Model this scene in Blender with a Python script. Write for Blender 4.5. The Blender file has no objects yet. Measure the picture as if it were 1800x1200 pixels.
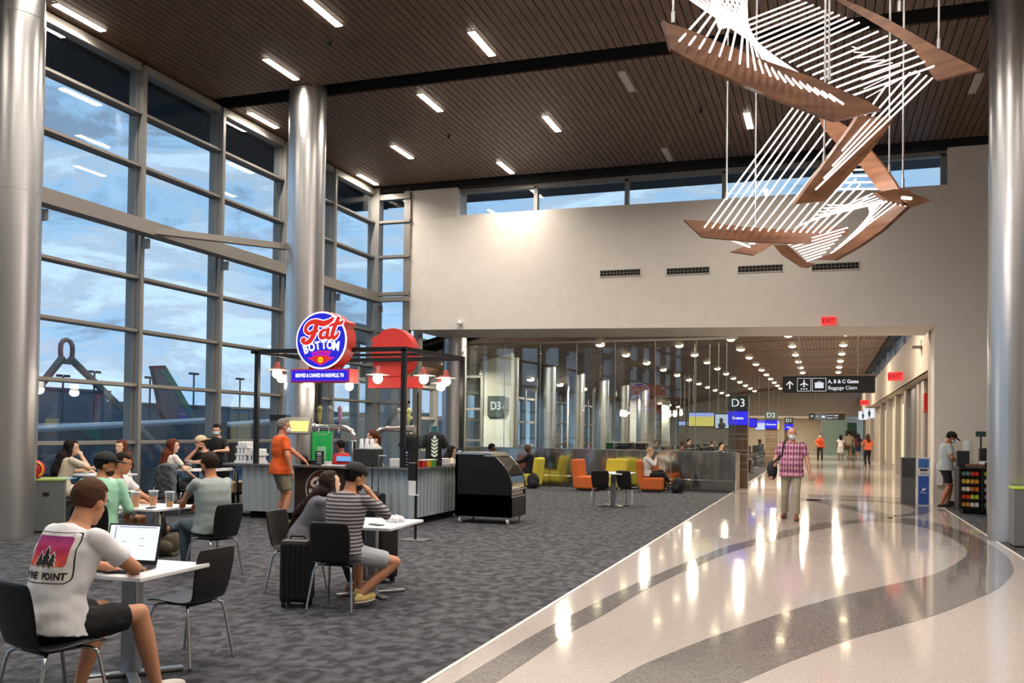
import bpy, bmesh, math, random
from mathutils import Vector, Matrix, noise
from mathutils.bvhtree import BVHTree
random.seed(7)
SC=bpy.context.scene; COL=SC.collection
PI=math.pi
# ---------------------------------------------------------------- camera model (image taken as 1800x1200)
FPX=1600.;PX0=900.;PY0=731.;TH=math.radians(19.07);PITCH=.0155;ROLL=.013;EYE=1.62
def _basis():
    F0=Vector((-math.sin(TH),math.cos(TH),0));R0=Vector((math.cos(TH),math.sin(TH),0));Z=Vector((0,0,1))
    F=F0*math.cos(PITCH)+Z*math.sin(PITCH);U0=-F0*math.sin(PITCH)+Z*math.cos(PITCH)
    c,s=math.cos(ROLL),math.sin(ROLL)
    return c*R0+s*U0,-s*R0+c*U0,F
CR,CU,CF=_basis()
def ray(px,py): return CF+CR*((px-PX0)/FPX)+CU*((PY0-py)/FPX)
def onz(px,py,z=0.):
    r=ray(px,py);t=(z-EYE)/r.z;return Vector((r.x*t,r.y*t,z))
def ony(px,py,y):
    r=ray(px,py);t=y/r.y;return Vector((r.x*t,y,EYE+r.z*t))
def onx(px,py,x):
    r=ray(px,py);t=x/r.x;return Vector((x,r.y*t,EYE+r.z*t))
cam=bpy.data.cameras.new('camera');co=bpy.data.objects.new('camera',cam);COL.objects.link(co)
cam.sensor_fit='HORIZONTAL';cam.sensor_width=36;cam.lens=36*FPX/1800;cam.shift_x=0;cam.shift_y=(PY0-600)/1800
cam.clip_start=.05;cam.clip_end=2000
M=Matrix((CR,CU,-CF)).transposed().to_4x4();M.translation=Vector((0,0,EYE));co.matrix_world=M
SC.camera=co
SC.view_settings.view_transform='Standard';SC.view_settings.look='None';SC.view_settings.exposure=.12;SC.view_settings.gamma=1.
try: SC.view_settings.use_curve_mapping=False
except Exception: pass
SC.cycles.use_denoising=True
SC.cycles.max_bounces=8;SC.cycles.diffuse_bounces=3;SC.cycles.glossy_bounces=4;SC.cycles.transmission_bounces=6;SC.cycles.transparent_max_bounces=24
SC.cycles.caustics_reflective=False;SC.cycles.caustics_refractive=False;SC.cycles.sample_clamp_indirect=6
# ---------------------------------------------------------------- materials
MATS={}
def lin(c):
    return tuple(((x/12.92) if x<=.04045 else ((x+.055)/1.055)**2.4) for x in c)
def hexc(h):
    return lin(tuple(int(h[i:i+2],16)/255 for i in (0,2,4)))
def mat(name,col=(.5,.5,.5),rough=.6,metal=0.,emit=None,es=1.,coat=0.,spec=None,alpha=None):
    if name in MATS: return MATS[name]
    m=bpy.data.materials.new(name);m.use_nodes=True;MATS[name]=m
    b=m.node_tree.nodes['Principled BSDF']
    if isinstance(col,str): col=hexc(col)
    b.inputs['Base Color'].default_value=(*col,1);b.inputs['Roughness'].default_value=rough;b.inputs['Metallic'].default_value=metal
    if emit is not None:
        if isinstance(emit,str): emit=hexc(emit)
        b.inputs['Emission Color'].default_value=(*emit,1);b.inputs['Emission Strength'].default_value=es
    if coat: b.inputs['Coat Weight'].default_value=coat
    if spec is not None: b.inputs['Specular IOR Level'].default_value=spec
    m.diffuse_color=(*col,1)
    return m
def nodes(m): return m.node_tree.nodes,m.node_tree.links,m.node_tree.nodes['Principled BSDF']
def noisy(name,c1,c2,scale=5,rough=.6,metal=0.,stretch=(1,1,1),bump=0.,detail=4,lo=.35,hi=.65,coat=0.,rot=(0,0,0),dist=0.,bscale=None):
    if name in MATS: return MATS[name]
    if isinstance(c1,str): c1=hexc(c1)
    if isinstance(c2,str): c2=hexc(c2)
    m=mat(name,c1,rough,metal,coat=coat);N,L,b=nodes(m)
    tc=N.new('ShaderNodeTexCoord');mp=N.new('ShaderNodeMapping');mp.inputs['Scale'].default_value=stretch;mp.inputs['Rotation'].default_value=rot
    L.new(tc.outputs['Object'],mp.inputs['Vector'])
    n=N.new('ShaderNodeTexNoise');n.inputs['Scale'].default_value=scale;n.inputs['Detail'].default_value=detail;n.inputs['Distortion'].default_value=dist
    L.new(mp.outputs[0],n.inputs['Vector'])
    r=N.new('ShaderNodeValToRGB');r.color_ramp.elements[0].position=lo;r.color_ramp.elements[1].position=hi
    r.color_ramp.elements[0].color=(*c1,1);r.color_ramp.elements[1].color=(*c2,1)
    L.new(n.outputs['Fac'],r.inputs['Fac']);L.new(r.outputs['Color'],b.inputs['Base Color'])
    if bump:
        n2=n
        if bscale:
            n2=N.new('ShaderNodeTexNoise');n2.inputs['Scale'].default_value=bscale;n2.inputs['Detail'].default_value=2;L.new(mp.outputs[0],n2.inputs['Vector'])
        bp=N.new('ShaderNodeBump');bp.inputs['Strength'].default_value=bump;bp.inputs['Distance'].default_value=.05
        L.new(n2.outputs['Fac'],bp.inputs['Height']);L.new(bp.outputs[0],b.inputs['Normal'])
    return m
def emis(name,col,s):
    if name in MATS: return MATS[name]
    if isinstance(col,str): col=hexc(col)
    m=bpy.data.materials.new(name);m.use_nodes=True;MATS[name]=m
    N=m.node_tree.nodes;L=m.node_tree.links;N.clear();o=N.new('ShaderNodeOutputMaterial');e=N.new('ShaderNodeEmission')
    e.inputs[0].default_value=(*col,1);e.inputs[1].default_value=s;L.new(e.outputs[0],o.inputs[0]);return m
def glassm(name,tint=(.8,.9,.95),ior=1.5,rough=0.,k=1.):
    if name in MATS: return MATS[name]
    m=bpy.data.materials.new(name);m.use_nodes=True;MATS[name]=m
    N=m.node_tree.nodes;L=m.node_tree.links;N.clear();o=N.new('ShaderNodeOutputMaterial')
    t=N.new('ShaderNodeBsdfTransparent');t.inputs[0].default_value=(*tint,1)
    g=N.new('ShaderNodeBsdfGlossy');g.inputs['Roughness'].default_value=rough;g.inputs['Color'].default_value=(k,k,k,1)
    F0=((ior-1)/(ior+1))**2
    ge=N.new('ShaderNodeNewGeometry');dp=N.new('ShaderNodeVectorMath');dp.operation='DOT_PRODUCT';L.new(ge.outputs['Normal'],dp.inputs[0]);L.new(ge.outputs['Incoming'],dp.inputs[1])
    def mth(op,a,b=None):
        x=N.new('ShaderNodeMath');x.operation=op
        for i,q in enumerate((a,b)):
            if q is None: continue
            if isinstance(q,(int,float)): x.inputs[i].default_value=q
            else: L.new(q,x.inputs[i])
        return x.outputs[0]
    c=mth('ABSOLUTE',dp.outputs['Value']);c=mth('SUBTRACT',1.,c);c=mth('POWER',c,5.);c=mth('MULTIPLY',c,1-F0);c=mth('ADD',c,F0)
    mx=N.new('ShaderNodeMixShader');L.new(c,mx.inputs[0]);L.new(t.outputs[0],mx.inputs[1]);L.new(g.outputs[0],mx.inputs[2]);L.new(mx.outputs[0],o.inputs[0]);return m
# ---------------------------------------------------------------- mesh builder
class MB:
    def __init__(s): s.v=[];s.f=[];s.mi=[];s.sm=[]
    def add(s,vs,fs,mi=0,smooth=False):
        o=len(s.v);s.v+= [tuple(v) for v in vs]
        for f in fs: s.f.append([o+i for i in f]);s.mi.append(mi);s.sm.append(smooth)
        return s
    def box(s,c,d,rz=0,mi=0,rot=None,bev=0.):
        x,y,z=d[0]/2,d[1]/2,d[2]/2
        R=rot if rot is not None else Matrix.Rotation(rz,3,'Z')
        c=Vector(c)
        if bev>0:
            b=min(bev,x*.9,y*.9,z*.9);vs=[];fs=[]
            # chamfered box: bmesh bevel
            bm=bmesh.new();bmesh.ops.create_cube(bm,size=1)
            for v in bm.verts: v.co=Vector((v.co.x*2*x,v.co.y*2*y,v.co.z*2*z))
            bmesh.ops.bevel(bm,geom=bm.edges[:],offset=b,segments=2,affect='EDGES',profile=.5)
            bm.verts.ensure_lookup_table()
            vs=[R@v.co+c for v in bm.verts];fs=[[v.index for v in f.verts] for f in bm.faces];bm.free()
            return s.add(vs,fs,mi,False)
        vs=[R@Vector((a*x,b*y,e*z))+c for a in(-1,1) for b in(-1,1) for e in(-1,1)]
        return s.add(vs,[(0,1,3,2),(4,6,7,5),(0,4,5,1),(2,3,7,6),(0,2,6,4),(1,5,7,3)],mi)
    def bx(s,x0,x1,y0,y1,z0,z1,mi=0): return s.box(((x0+x1)/2,(y0+y1)/2,(z0+z1)/2),(abs(x1-x0),abs(y1-y0),abs(z1-z0)),mi=mi)
    def beam(s,a,b,w,h,mi=0,up=(0,0,1)):
        a=Vector(a);b=Vector(b);d=(b-a);L=d.length;d.normalize();up=Vector(up)
        if abs(d.dot(up))>.98: up=Vector((0,1,0))
        r=d.cross(up).normalized();u=r.cross(d)
        R=Matrix((r,d,u)).transposed()
        return s.box((a+b)/2,(w,L,h),mi=mi,rot=R)
    def cyl(s,a,b,r0,r1=None,n=16,mi=0,caps=True,smooth=True):
        a=Vector(a);b=Vector(b);r1=r0 if r1 is None else r1;d=(b-a).normalized()
        t=Vector((1,0,0)) if abs(d.x)<.9 else Vector((0,1,0));u=d.cross(t).normalized();w=d.cross(u)
        vs=[];
        for k in range(n):
            c,q=math.cos(2*PI*k/n),math.sin(2*PI*k/n);vs.append(a+(u*c+w*q)*r0)
        for k in range(n):
            c,q=math.cos(2*PI*k/n),math.sin(2*PI*k/n);vs.append(b+(u*c+w*q)*r1)
        s.add(vs,[(k,n+k,n+(k+1)%n,(k+1)%n)[::-1] for k in range(n)],mi,smooth)
        if caps:
            s.add(vs[:n],[list(range(n))],mi);s.add(vs[n:],[list(range(n))[::-1]],mi)
        return s
    def tube(s,pts,r,n=8,mi=0):
        pts=[Vector(p) for p in pts];rr=r if isinstance(r,(list,tuple)) else [r]*len(pts)
        vs=[];N=len(pts);pu=None
        for i,p in enumerate(pts):
            d=(pts[min(i+1,N-1)]-pts[max(i-1,0)]).normalized()
            if pu is None:
                t=Vector((0,0,1)) if abs(d.z)<.9 else Vector((1,0,0));u=d.cross(t).normalized()
            else: u=(pu-d*pu.dot(d)).normalized()
            pu=u;w=d.cross(u)
            for k in range(n):
                c,q=math.cos(2*PI*k/n),math.sin(2*PI*k/n);vs.append(p+(u*c+w*q)*rr[i])
        fs=[(i*n+k,i*n+(k+1)%n,(i+1)*n+(k+1)%n,(i+1)*n+k) for i in range(N-1) for k in range(n)]
        s.add(vs,fs,mi,True);s.add(vs[:n],[list(range(n))[::-1]],mi);s.add(vs[-n:],[list(range(n))],mi);return s
    def lathe(s,prof,c=(0,0,0),n=24,mi=0,smooth=True,sx=1,sy=1):
        c=Vector(c);vs=[];m=len(prof)
        for r,z in prof:
            for k in range(n):
                vs.append(c+Vector((r*sx*math.cos(2*PI*k/n),r*sy*math.sin(2*PI*k/n),z)))
        fs=[(i*n+k,i*n+(k+1)%n,(i+1)*n+(k+1)%n,(i+1)*n+k) for i in range(m-1) for k in range(n)]
        s.add(vs,fs,mi,smooth)
        if prof[0][0]>1e-5: s.add(vs[:n],[list(range(n))[::-1]],mi)
        if prof[-1][0]>1e-5: s.add(vs[-n:],[list(range(n))],mi)
        return s
    def ell(s,c,r,n=14,m=9,mi=0,R=None):
        c=Vector(c);vs=[];R=R or Matrix.Identity(3)
        for i in range(1,m):
            a=PI*i/m
            for k in range(n):
                vs.append(c+R@Vector((r[0]*math.sin(a)*math.cos(2*PI*k/n),r[1]*math.sin(a)*math.sin(2*PI*k/n),r[2]*math.cos(a))))
        vs.append(c+R@Vector((0,0,r[2])));vs.append(c+R@Vector((0,0,-r[2])));t=len(vs)-2
        fs=[(i*n+k,(i+1)*n+k,(i+1)*n+(k+1)%n,i*n+(k+1)%n) for i in range(m-2) for k in range(n)]
        fs+=[(t,k,(k+1)%n) for k in range(n)]+[(t+1,(m-2)*n+(k+1)%n,(m-2)*n+k) for k in range(n)]
        return s.add(vs,fs,mi,True)
    def prism(s,poly,thick,mi=0,mis=None):
        """poly: list of 3D points (planar outline); thick: vector"""
        n=len(poly);t=Vector(thick);a=[Vector(p) for p in poly];b=[p+t for p in a]
        s.add(a+b,[list(range(n))[::-1],[n+i for i in range(n)]],mi)
        s.add(a+b,[(i,(i+1)%n,n+(i+1)%n,n+i) for i in range(n)],mi if mis is None else mis);return s
    def build(s,name,mats,parent=None,loc=None,fix=True):
        me=bpy.data.meshes.new(name);me.from_pydata(s.v,[],s.f)
        if not isinstance(mats,(list,tuple)): mats=[mats]
        for m in mats: me.materials.append(m)
        me.polygons.foreach_set('material_index',s.mi);me.polygons.foreach_set('use_smooth',s.sm)
        if fix:
            bm=bmesh.new();bm.from_mesh(me);bmesh.ops.recalc_face_normals(bm,faces=bm.faces[:]);bm.to_mesh(me);bm.free()
        me.update()
        o=bpy.data.objects.new(name,me);COL.objects.link(o)
        if parent is not None: o.parent=parent
        if loc is not None: o.location=loc
        return o
def tag(o,label=None,cat=None,group=None,kind=None):
    if label: o['label']=label
    if cat: o['category']=cat
    if group: o['group']=group
    if kind: o['kind']=kind
    return o
def empty(name,loc=(0,0,0),rz=0,label=None,cat=None,group=None,kind=None):
    o=bpy.data.objects.new(name,None);COL.objects.link(o);o.location=loc;o.rotation_euler=(0,0,rz);o.empty_display_size=.1
    return tag(o,label,cat,group,kind)
def dup(o,loc=None,rz=None,label=None,group=None):
    c=o.copy();COL.objects.link(c)
    if loc is not None: c.location=loc
    if rz is not None: c.rotation_euler=(0,0,rz)
    if label: c['label']=label
    if group: c['group']=group
    for ch in list(o.children):
        d=ch.copy();COL.objects.link(d);d.parent=c
        for g in list(ch.children):
            e=g.copy();COL.objects.link(e);e.parent=d
    return c
def struct(o): o['kind']='structure';return o
def text_mb(txt,size,depth=.004,bold=0.,align='CENTER',shear=0.,space=1.):
    cu=bpy.data.curves.new('t','FONT');cu.body=txt;cu.size=size;cu.extrude=depth;cu.offset=bold;cu.align_x=align;cu.align_y='CENTER';cu.shear=shear;cu.space_character=space
    cu.resolution_u=3
    o=bpy.data.objects.new('t',cu);COL.objects.link(o);dg=bpy.context.evaluated_depsgraph_get();me=bpy.data.meshes.new_from_object(o.evaluated_get(dg))
    vs=[v.co.copy() for v in me.vertices];fs=[list(p.vertices) for p in me.polygons]
    bpy.data.objects.remove(o);bpy.data.curves.remove(cu);bpy.data.meshes.remove(me);return vs,fs
def put_text(mb,txt,size,org,right,up,mi=0,depth=.004,bold=0.,align='CENTER',shear=0.,space=1.,sx=1.):
    vs,fs=text_mb(txt,size,depth,bold,align,shear,space);o=Vector(org);r=Vector(right).normalized();u=Vector(up).normalized();n=r.cross(u)
    mb.add([o+r*v.x*sx+u*v.y+n*v.z for v in vs],fs,mi);return mb
# ---------------------------------------------------------------- world
def make_world():
    w=bpy.data.worlds.new('sky');SC.world=w;w.use_nodes=True;N=w.node_tree.nodes;L=w.node_tree.links;N.clear()
    o=N.new('ShaderNodeOutputWorld');bg=N.new('ShaderNodeBackground');tc=N.new('ShaderNodeTexCoord')
    mp=N.new('ShaderNodeMapping');mp.inputs['Scale'].default_value=(1,1,3.);L.new(tc.outputs['Generated'],mp.inputs[0])
    n1=N.new('ShaderNodeTexNoise');n1.inputs['Scale'].default_value=5.5;n1.inputs['Detail'].default_value=9;n1.inputs['Roughness'].default_value=.66;n1.inputs['Distortion'].default_value=.5
    L.new(mp.outputs[0],n1.inputs['Vector'])
    r=N.new('ShaderNodeValToRGB');e=r.color_ramp.elements
    e[0].position=.36;e[0].color=(*hexc('7e93ac'),1);e[1].position=.59;e[1].color=(*hexc('bdd6ea'),1)
    m=e.new(.44);m.color=(*hexc('93b8d8'),1);m=e.new(.52);m.color=(*hexc('a9b9cb'),1);m=e.new(.66);m.color=(*hexc('b4cbe6'),1)
    L.new(n1.outputs['Fac'],r.inputs[0])
    sep=N.new('ShaderNodeSeparateXYZ');L.new(tc.outputs['Generated'],sep.inputs[0])
    gr=N.new('ShaderNodeMapRange');gr.inputs['From Min'].default_value=0.;gr.inputs['From Max'].default_value=.5;gr.inputs['To Min'].default_value=1.12;gr.inputs['To Max'].default_value=.9
    L.new(sep.outputs['Z'],gr.inputs['Value'])
    L.new(r.outputs[0],bg.inputs[0]);mul=N.new('ShaderNodeMath');mul.operation='MULTIPLY';mul.inputs[1].default_value=1.32;L.new(gr.outputs[0],mul.inputs[0])
    L.new(mul.outputs[0],bg.inputs[1]);L.new(bg.outputs[0],o.inputs[0])
make_world()
# ---------------------------------------------------------------- shared materials
m_wall=noisy('warm white wall paint','d8d2c8','dcd6cc',scale=3,rough=.55)
m_alu=mat('grey aluminium mullion','8d8a84',.45,.35)
m_alu_lt=mat('pale aluminium','b5b4b0',.35,.6)
m_black=mat('black recess','030303',.8)
m_blackm=mat('black painted steel','1c1d1e',.45,.3)
m_chrome=mat('chrome','c8cacc',.18,1.)
m_steel=mat('brushed steel','a9abac',.3,1.)
m_pane=glassm('curtain wall glass',(.90,.95,.98),1.5)
m_clear=glassm('clear glass',(.93,.97,.96),1.4)
m_white=mat('white laminate','e8ebee',.3)
m_char=mat('charcoal plastic','141416',.5)
CEIL=8.45;XW=-12.3;YF=23.2
YB=-7.;XR=9.
def build_shell():
    # carpet
    m=noisy('patterned grey carpet','1f2126','4f5056',scale=7.,rough=.95,stretch=(1.25,1,1),detail=10,lo=.40,hi=.62,dist=.5,bump=.25,bscale=90)
    mb=MB();mb.bx(XW,-2.41,YB,30,-.1,0);mb.bx(-14.,-2.41,30,82,-.1,0);mb.bx(2.49,XR,YB,YF+.0,-.1,0);struct(mb.build('floor',m)); bpy.data.objects['floor'].name='floor_carpet'
    # terrazzo
    def terr(name,base,sp1,sp2,scale=140):
        m=mat(name,base,.09,coat=.15);N,L,b=nodes(m);tc=N.new('ShaderNodeTexCoord')
        v=N.new('ShaderNodeTexVoronoi');v.inputs['Scale'].default_value=scale;L.new(tc.outputs['Object'],v.inputs['Vector'])
        r=N.new('ShaderNodeValToRGB');r.color_ramp.interpolation='CONSTANT';e=r.color_ramp.elements
        base=hexc(base);e[0].color=(*base,1);e[0].position=0;e[1].position=.59;e[1].color=(*hexc(sp1),1);x=e.new(.82);x.color=(*hexc(sp2),1)
        sp=N.new('ShaderNodeSeparateColor');L.new(v.outputs['Color'],sp.inputs[0]);L.new(sp.outputs[0],r.inputs[0]);L.new(r.outputs[0],b.inputs['Base Color'])
        n=N.new('ShaderNodeTexNoise');n.inputs['Scale'].default_value=1.3;L.new(tc.outputs['Object'],n.inputs[0])
        bp=N.new('ShaderNodeBump');bp.inputs['Strength'].default_value=.035;bp.inputs['Distance'].default_value=.03;L.new(n.outputs[0],bp.inputs['Height']);L.new(bp.outputs[0],b.inputs['Normal'])
        L.new(bp.outputs[0],b.inputs['Coat Normal']);return m
    mc=terr('cream terrazzo','b9b0ab','aea59f','c6beb9');mg=terr('grey terrazzo','75706e','8a8582','625e5c',110)
    mb=MB();mb.bx(-2.41,2.49,YB,82,-.1,.002);mb.bx(2.49,6.,YF,82,-.1,.002);o=struct(mb.build('floor_terrazzo',mc))
    mb=MB();mb.bx(-2.425,-2.395,YB,82,0,.008);mb.bx(2.475,2.505,YB,YF,0,.008);struct(mb.build('trim_1',mat('pale edge strip','ddd8d2',.3)))
    A=lambda p:(740+p[0]/3.396,860+p[1]/3.396);B=lambda p:(1270+p[0]/3.396,860+p[1]/3.396)
    outer=[A(p) for p in [(200,1155),(430,1015),(700,855),(940,730),(1200,600),(1500,470)]]+[B(p) for p in [(0,350),(160,305),(370,245),(600,200),(850,178),(1000,168),(1200,185),(1400,238),(1560,310),(1680,385),(1728,440),(1738,475),(1730,510),(1650,590),(1500,660),(1300,740),(1000,830),(750,900),(400,1030),(110,1155)]]
    inner=[A(p) for p in [(445,1155),(660,1010),(880,865),(1100,745),(1300,625),(1550,500)]]+[B(p) for p in [(0,395),(200,330),(400,280),(600,235),(800,200),(900,190),(1040,198),(1200,228),(1340,280),(1440,340),(1458,368),(1450,400),(1390,445),(1250,510),(1000,570),(700,640),(400,725),(0,860)]]+[A(p) for p in [(1500,975),(1300,1060),(1130,1155)]]
    def path(pts,n=10):
        P=[onz(*p,z=0) for p in pts];out=[]
        for i in range(len(P)-1):
            p0=P[max(i-1,0)];p1=P[i];p2=P[i+1];p3=P[min(i+2,len(P)-1)]
            for k in range(n):
                t=k/n;out.append(.5*((2*p1)+(-p0+p2)*t+(2*p0-5*p1+4*p2-p3)*t*t+(-p0+3*p1-3*p2+p3)*t**3))
        out.append(P[-1]);return out
    po=path(outer);pi=path(inner)
    # continue outside the frame toward the camera side
    po=[Vector((-2.36,3.2,0))]+po+[Vector((-1.35,3.2,0)),Vector((-1.6,2.5,0))]
    pi=[Vector((-2.05,3.2,0))]+pi+[Vector((-1.75,3.4,0))]
    def arc(P,n):
        L=[0]
        for a,b in zip(P,P[1:]): L.append(L[-1]+(b-a).length)
        out=[];j=0
        for i in range(n):
            t=L[-1]*i/(n-1)
            while j<len(L)-2 and L[j+1]<t: j+=1
            out.append(P[j].lerp(P[j+1],(t-L[j])/max(L[j+1]-L[j],1e-6)))
        return out
    def strip(P,Q,name):
        P=[p.copy() for p in P];Q=[p.copy() for p in Q]
        bm=bmesh.new();vs=[bm.verts.new((p.x,p.y,.0042)) for p in P+Q[::-1]]
        f=bm.faces.new(vs);bmesh.ops.triangulate(bm,faces=[f],ngon_method='EAR_CLIP')
        for f in bm.faces:
            if f.normal.z<0: f.normal_flip()
        me=bpy.data.meshes.new(name);bm.to_mesh(me);bm.free();me.materials.append(mg);o=bpy.data.objects.new(name,me);COL.objects.link(o);struct(o)
    strip(po,pi,'floor_inlay')
    t=[B(p) for p in [(440,45),(600,65),(760,98),(900,126),(1040,158)]];b=[B(p) for p in [(440,60),(600,85),(760,122),(900,152),(1010,176)]]
    strip(path(t),path(b),'floor_inlay_band')
    t=[B(p) for p in [(500,60),(800,60),(1080,73),(1220,100),(1252,122),(1200,148),(1050,163)]];b=[B(p) for p in [(500,68),(800,68),(1040,85),(1130,106),(1152,124),(1100,146),(1010,156)]]
    strip(path(t),path(b),'floor_inlay_loop')
    # wooden slat ceiling
    mw=noisy('dark walnut slat','4a3527','6a4e3c',scale=2.5,rough=.5,stretch=(9,.6,1),detail=6)
    mb=MB();x=XW-.1;pitch=.147
    while x<XR:
        for (y0,y1) in ((YB,15.8),(16.4,22.95)):
            if x+pitch<XR: mb.bx(x+.009,x+pitch-.009,y0,y1,CEIL,CEIL+.03)
        x+=pitch
    struct(mb.build('ceiling',mw))
    mb=MB();mb.bx(XW-.6,XR+.3,YB-.3,23.5,CEIL+.34,CEIL+.5);mb.bx(XW-.1,XR,15.75,15.8,CEIL+.03,CEIL+.35);mb.bx(XW-.1,XR,16.4,16.45,CEIL+.03,CEIL+.35)
    mb.bx(XW-.3,XR,YB,15.75,CEIL+.05,CEIL+.08);mb.bx(XW-.3,XR,16.45,23.,CEIL+.05,CEIL+.08)
    struct(mb.build('ceiling_void',m_black))
    # outer roof overhang (seen dark through top panes)
    mb=MB();mb.bx(XW-1.72,XW-.4,YB,24.9,CEIL-.15,CEIL+.5);mb.bx(XW-1.72,XR+.3,23.55,24.9,CEIL-.12,CEIL+.5)
    struct(mb.build('roof_overhang',mat('slate eaves','39424c',.8)))
    # unseen enclosing walls behind camera and to the right
    mb=MB();mb.bx(XW,XR,YB-.2,YB,0,CEIL+.3);struct(mb.build('wall_back',m_wall))
    mb=MB();mb.bx(XR,XR+.2,YB,30,0,CEIL+.3);struct(mb.build('wall_right',m_wall))
    # window wall (left): sill, mullions, transoms, panes
    mb=MB();mb.bx(XW-.25,XW+.12,YB,YF+.3,0,.33);mb.bx(XW-.25,XW+.2,YB,YF+.3,.33,.41);struct(mb.build('wall_left',mat('grey sill panel','8f8f8c',.5,.3)))
    ys=[13.8-2.36*k for k in range(9,0,-1)]+[13.8,16.17,18.55,20.85,23.25]
    ys=[y for y in ys if y>YB]
    zs=[1.3,2.37,3.39,4.38,5.42,6.48,7.47]
    n=0
    edges=[YB]+ys
    for i in range(len(edges)-1):
        y0,y1=edges[i],edges[i+1];n+=1
        w=empty('window_%d'%n,(XW,(y0+y1)/2,0),kind='structure')
        mb=MB();zz=[.4]+zs+[8.3]
        for a,b in zip(zz,zz[1:]): mb.box((0,0,(a+b)/2),(.02,y1-y0-.12,b-a-.06))
        mb.build('pane',m_pane,w)
        mb=MB()
        for z in zs: mb.box((.0,0,z),(.20,y1-y0-.07,.07));mb.box((.12,0,z),(.03,y1-y0-.07,.05))
        mb.box((0,0,8.34),(.22,y1-y0-.07,.16))
        mb.build('window_frame',m_alu,w)
        mb=MB();mb.box((.0,(y1-y0)/2,4.2),(.34,.085,8.3));mb.box((-.05,(y1-y0)/2,4.2),(.2,.14,8.3));mb.build('mullion',m_alu,w)
    # stiffening beam and struts at 5.4 m
    mb=MB()
    mb.bx(XW+.22,XW+.42,YB,YF-.3,5.30,5.42);mb.bx(XW+.17,XW+.46,YB,YF-.25,5.16,5.29)
    for y in ys:
        if y>2: mb.box((XW+.2,y,5.02),(.22,.06,.18))
    mb.bx(XW+.2,-11.,YF-.42,YF-.25,5.16,5.29);mb.bx(XW+.2,-11.,YF-.4,YF-.26,5.33,5.42)
    mb.beam((XW+.4,13.6+.2,5.25),(-10.45,16.,5.3),.14,.12)
    struct(mb.build('trim_2',m_alu))
    # return glazing at far end next to the white wall
    w=empty('window_20',(0,YF,0),kind='structure')
    mb=MB();x0,x1=XW+.1,-11.1;zz=[.4]+zs+[8.25]
    for a,b in zip(zz,zz[1:]): mb.bx(x0,x1,.0,.02,a+.03,b-.03)
    mb.build('pane',m_pane,w);mb=MB()
    for z in zs: mb.bx(x0,x1,-.1,.1,z-.035,z+.035)
    mb.bx(x0,x1,-.1,.1,8.1,8.25);mb.bx(XW-.1,XW+.25,-.12,.15,0,CEIL);mb.bx(-11.3,-11.1,-.05,.1,0,CEIL);mb.bx(x0,x1,-.1,.1,0,.4)
    mb.build('window_frame',m_alu,w)
    # far white wall with clerestory and opening (slightly canted edges follow the photograph)
    T=.75
    def quad(mb,pts,y0,y1): mb.prism([(p[0],y0,p[1]) for p in pts],(0,y1-y0,0))
    mb=MB();xl=-11.12;zl,zr=4.42,4.18
    fz=lambda x:4.40+(x+11)*(4.18-4.40)/(13.4)
    quad(mb,[(xl,fz(xl)),(2.36,fz(2.36)),(2.36,7.46),(xl,7.55)],YF,YF+T)       # band over the opening
    quad(mb,[(xl,7.55),(-9.72,7.53),(-9.72,CEIL+.1),(xl,CEIL+.1)],YF,YF+T)
    quad(mb,[(2.36,0),(XR,0),(XR,7.44),(2.36,7.46)],YF,YF+T)
    quad(mb,[(2.62,7.44),(3.97,7.44),(3.97,CEIL+.1),(2.62,CEIL+.1)],YF-.001,YF+T)
    struct(mb.build('wall_far',m_wall))
    mb=MB();mb.prism([(xl+.02,YF+T,fz(xl)+.0),(2.36,YF+T,fz(2.36)),(2.36,YF+T,fz(2.36)+3.),(xl+.02,YF+T,fz(xl)+3.)],(0,1.5,0));struct(mb.build('wall_header',m_wall))
    w=empty('window_21',(0,YF+.3,0),kind='structure')
    mb=MB();mb.bx(-9.72,2.62,0,.02,7.45,8.3);mb.bx(3.97,XR,0,.02,7.45,8.3);mb.build('pane',m_pane,w)
    mb=MB();mb.bx(-9.72,XR,-.08,.1,8.2,8.32)
    for x in (-7.5,-5.,-2.5,0.,2.55,4.04): mb.bx(x-.05,x+.05,-.08,.1,7.42,8.25)
    mb.build('window_frame',m_alu,w)
    mb=MB();mb.bx(XW,XR,YF-.05,YF+.25,8.32,8.6);struct(mb.build('trim_3',m_black))
    mb=MB();mb.bx(2.6,XR,YF-.03,YF,0,.12);struct(mb.build('baseboard_far',m_char))
    # round steel columns
    ms=noisy('spun steel column','c4c5c6','d2d3d4',scale=1.2,rough=.33,metal=1.,stretch=(1,1,.1))
    def column(n,x,y,r=.375,top=CEIL+.1,col=ms):
        mb=MB()
        mb.lathe([(r-.012,0),(r-.012,.42)],(x,y,0),64)
        for a,b in ((.42,2.4),(2.41,4.9),(4.91,7.4),(7.41,top)): mb.lathe([(r,a),(r,b)],(x,y,0),64)
        mb.lathe([(r-.006,.4),(r-.006,top)],(x,y,0),64)
        o=mb.build('column_%d'%n,col);struct(o);return o
    column(1,-11.02,9.9);column(2,-10.03,16.05);column(3,2.76,15.95,.375)
    # ceiling lights
    lit=[(-11.89,11.94),(-7.87,13.0),(-9.88,14.85),(-5.81,14.92),(-7.88,17.31),(-11.9,17.22),(-9.94,20.22),(-11.95,22.2),(-5.83,19.3),(-7.94,22.2),(-1.66,20.35),(-5.8,10.),(-9.88,10.),(-3.7,12.4),(-1.7,15.),(-7.87,8.),(-3.7,7.5),(0.4,12.4),(2.6,10.),(0.4,7.5),(-1.7,10.),(-5.8,5.),(-1.7,5.),(2.6,5.),(-9.88,5.),(5.,12.4),(5,7.5),(0.4,0.),(-5.8,0.),(-9.9,0),(4.8,0)]
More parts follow.
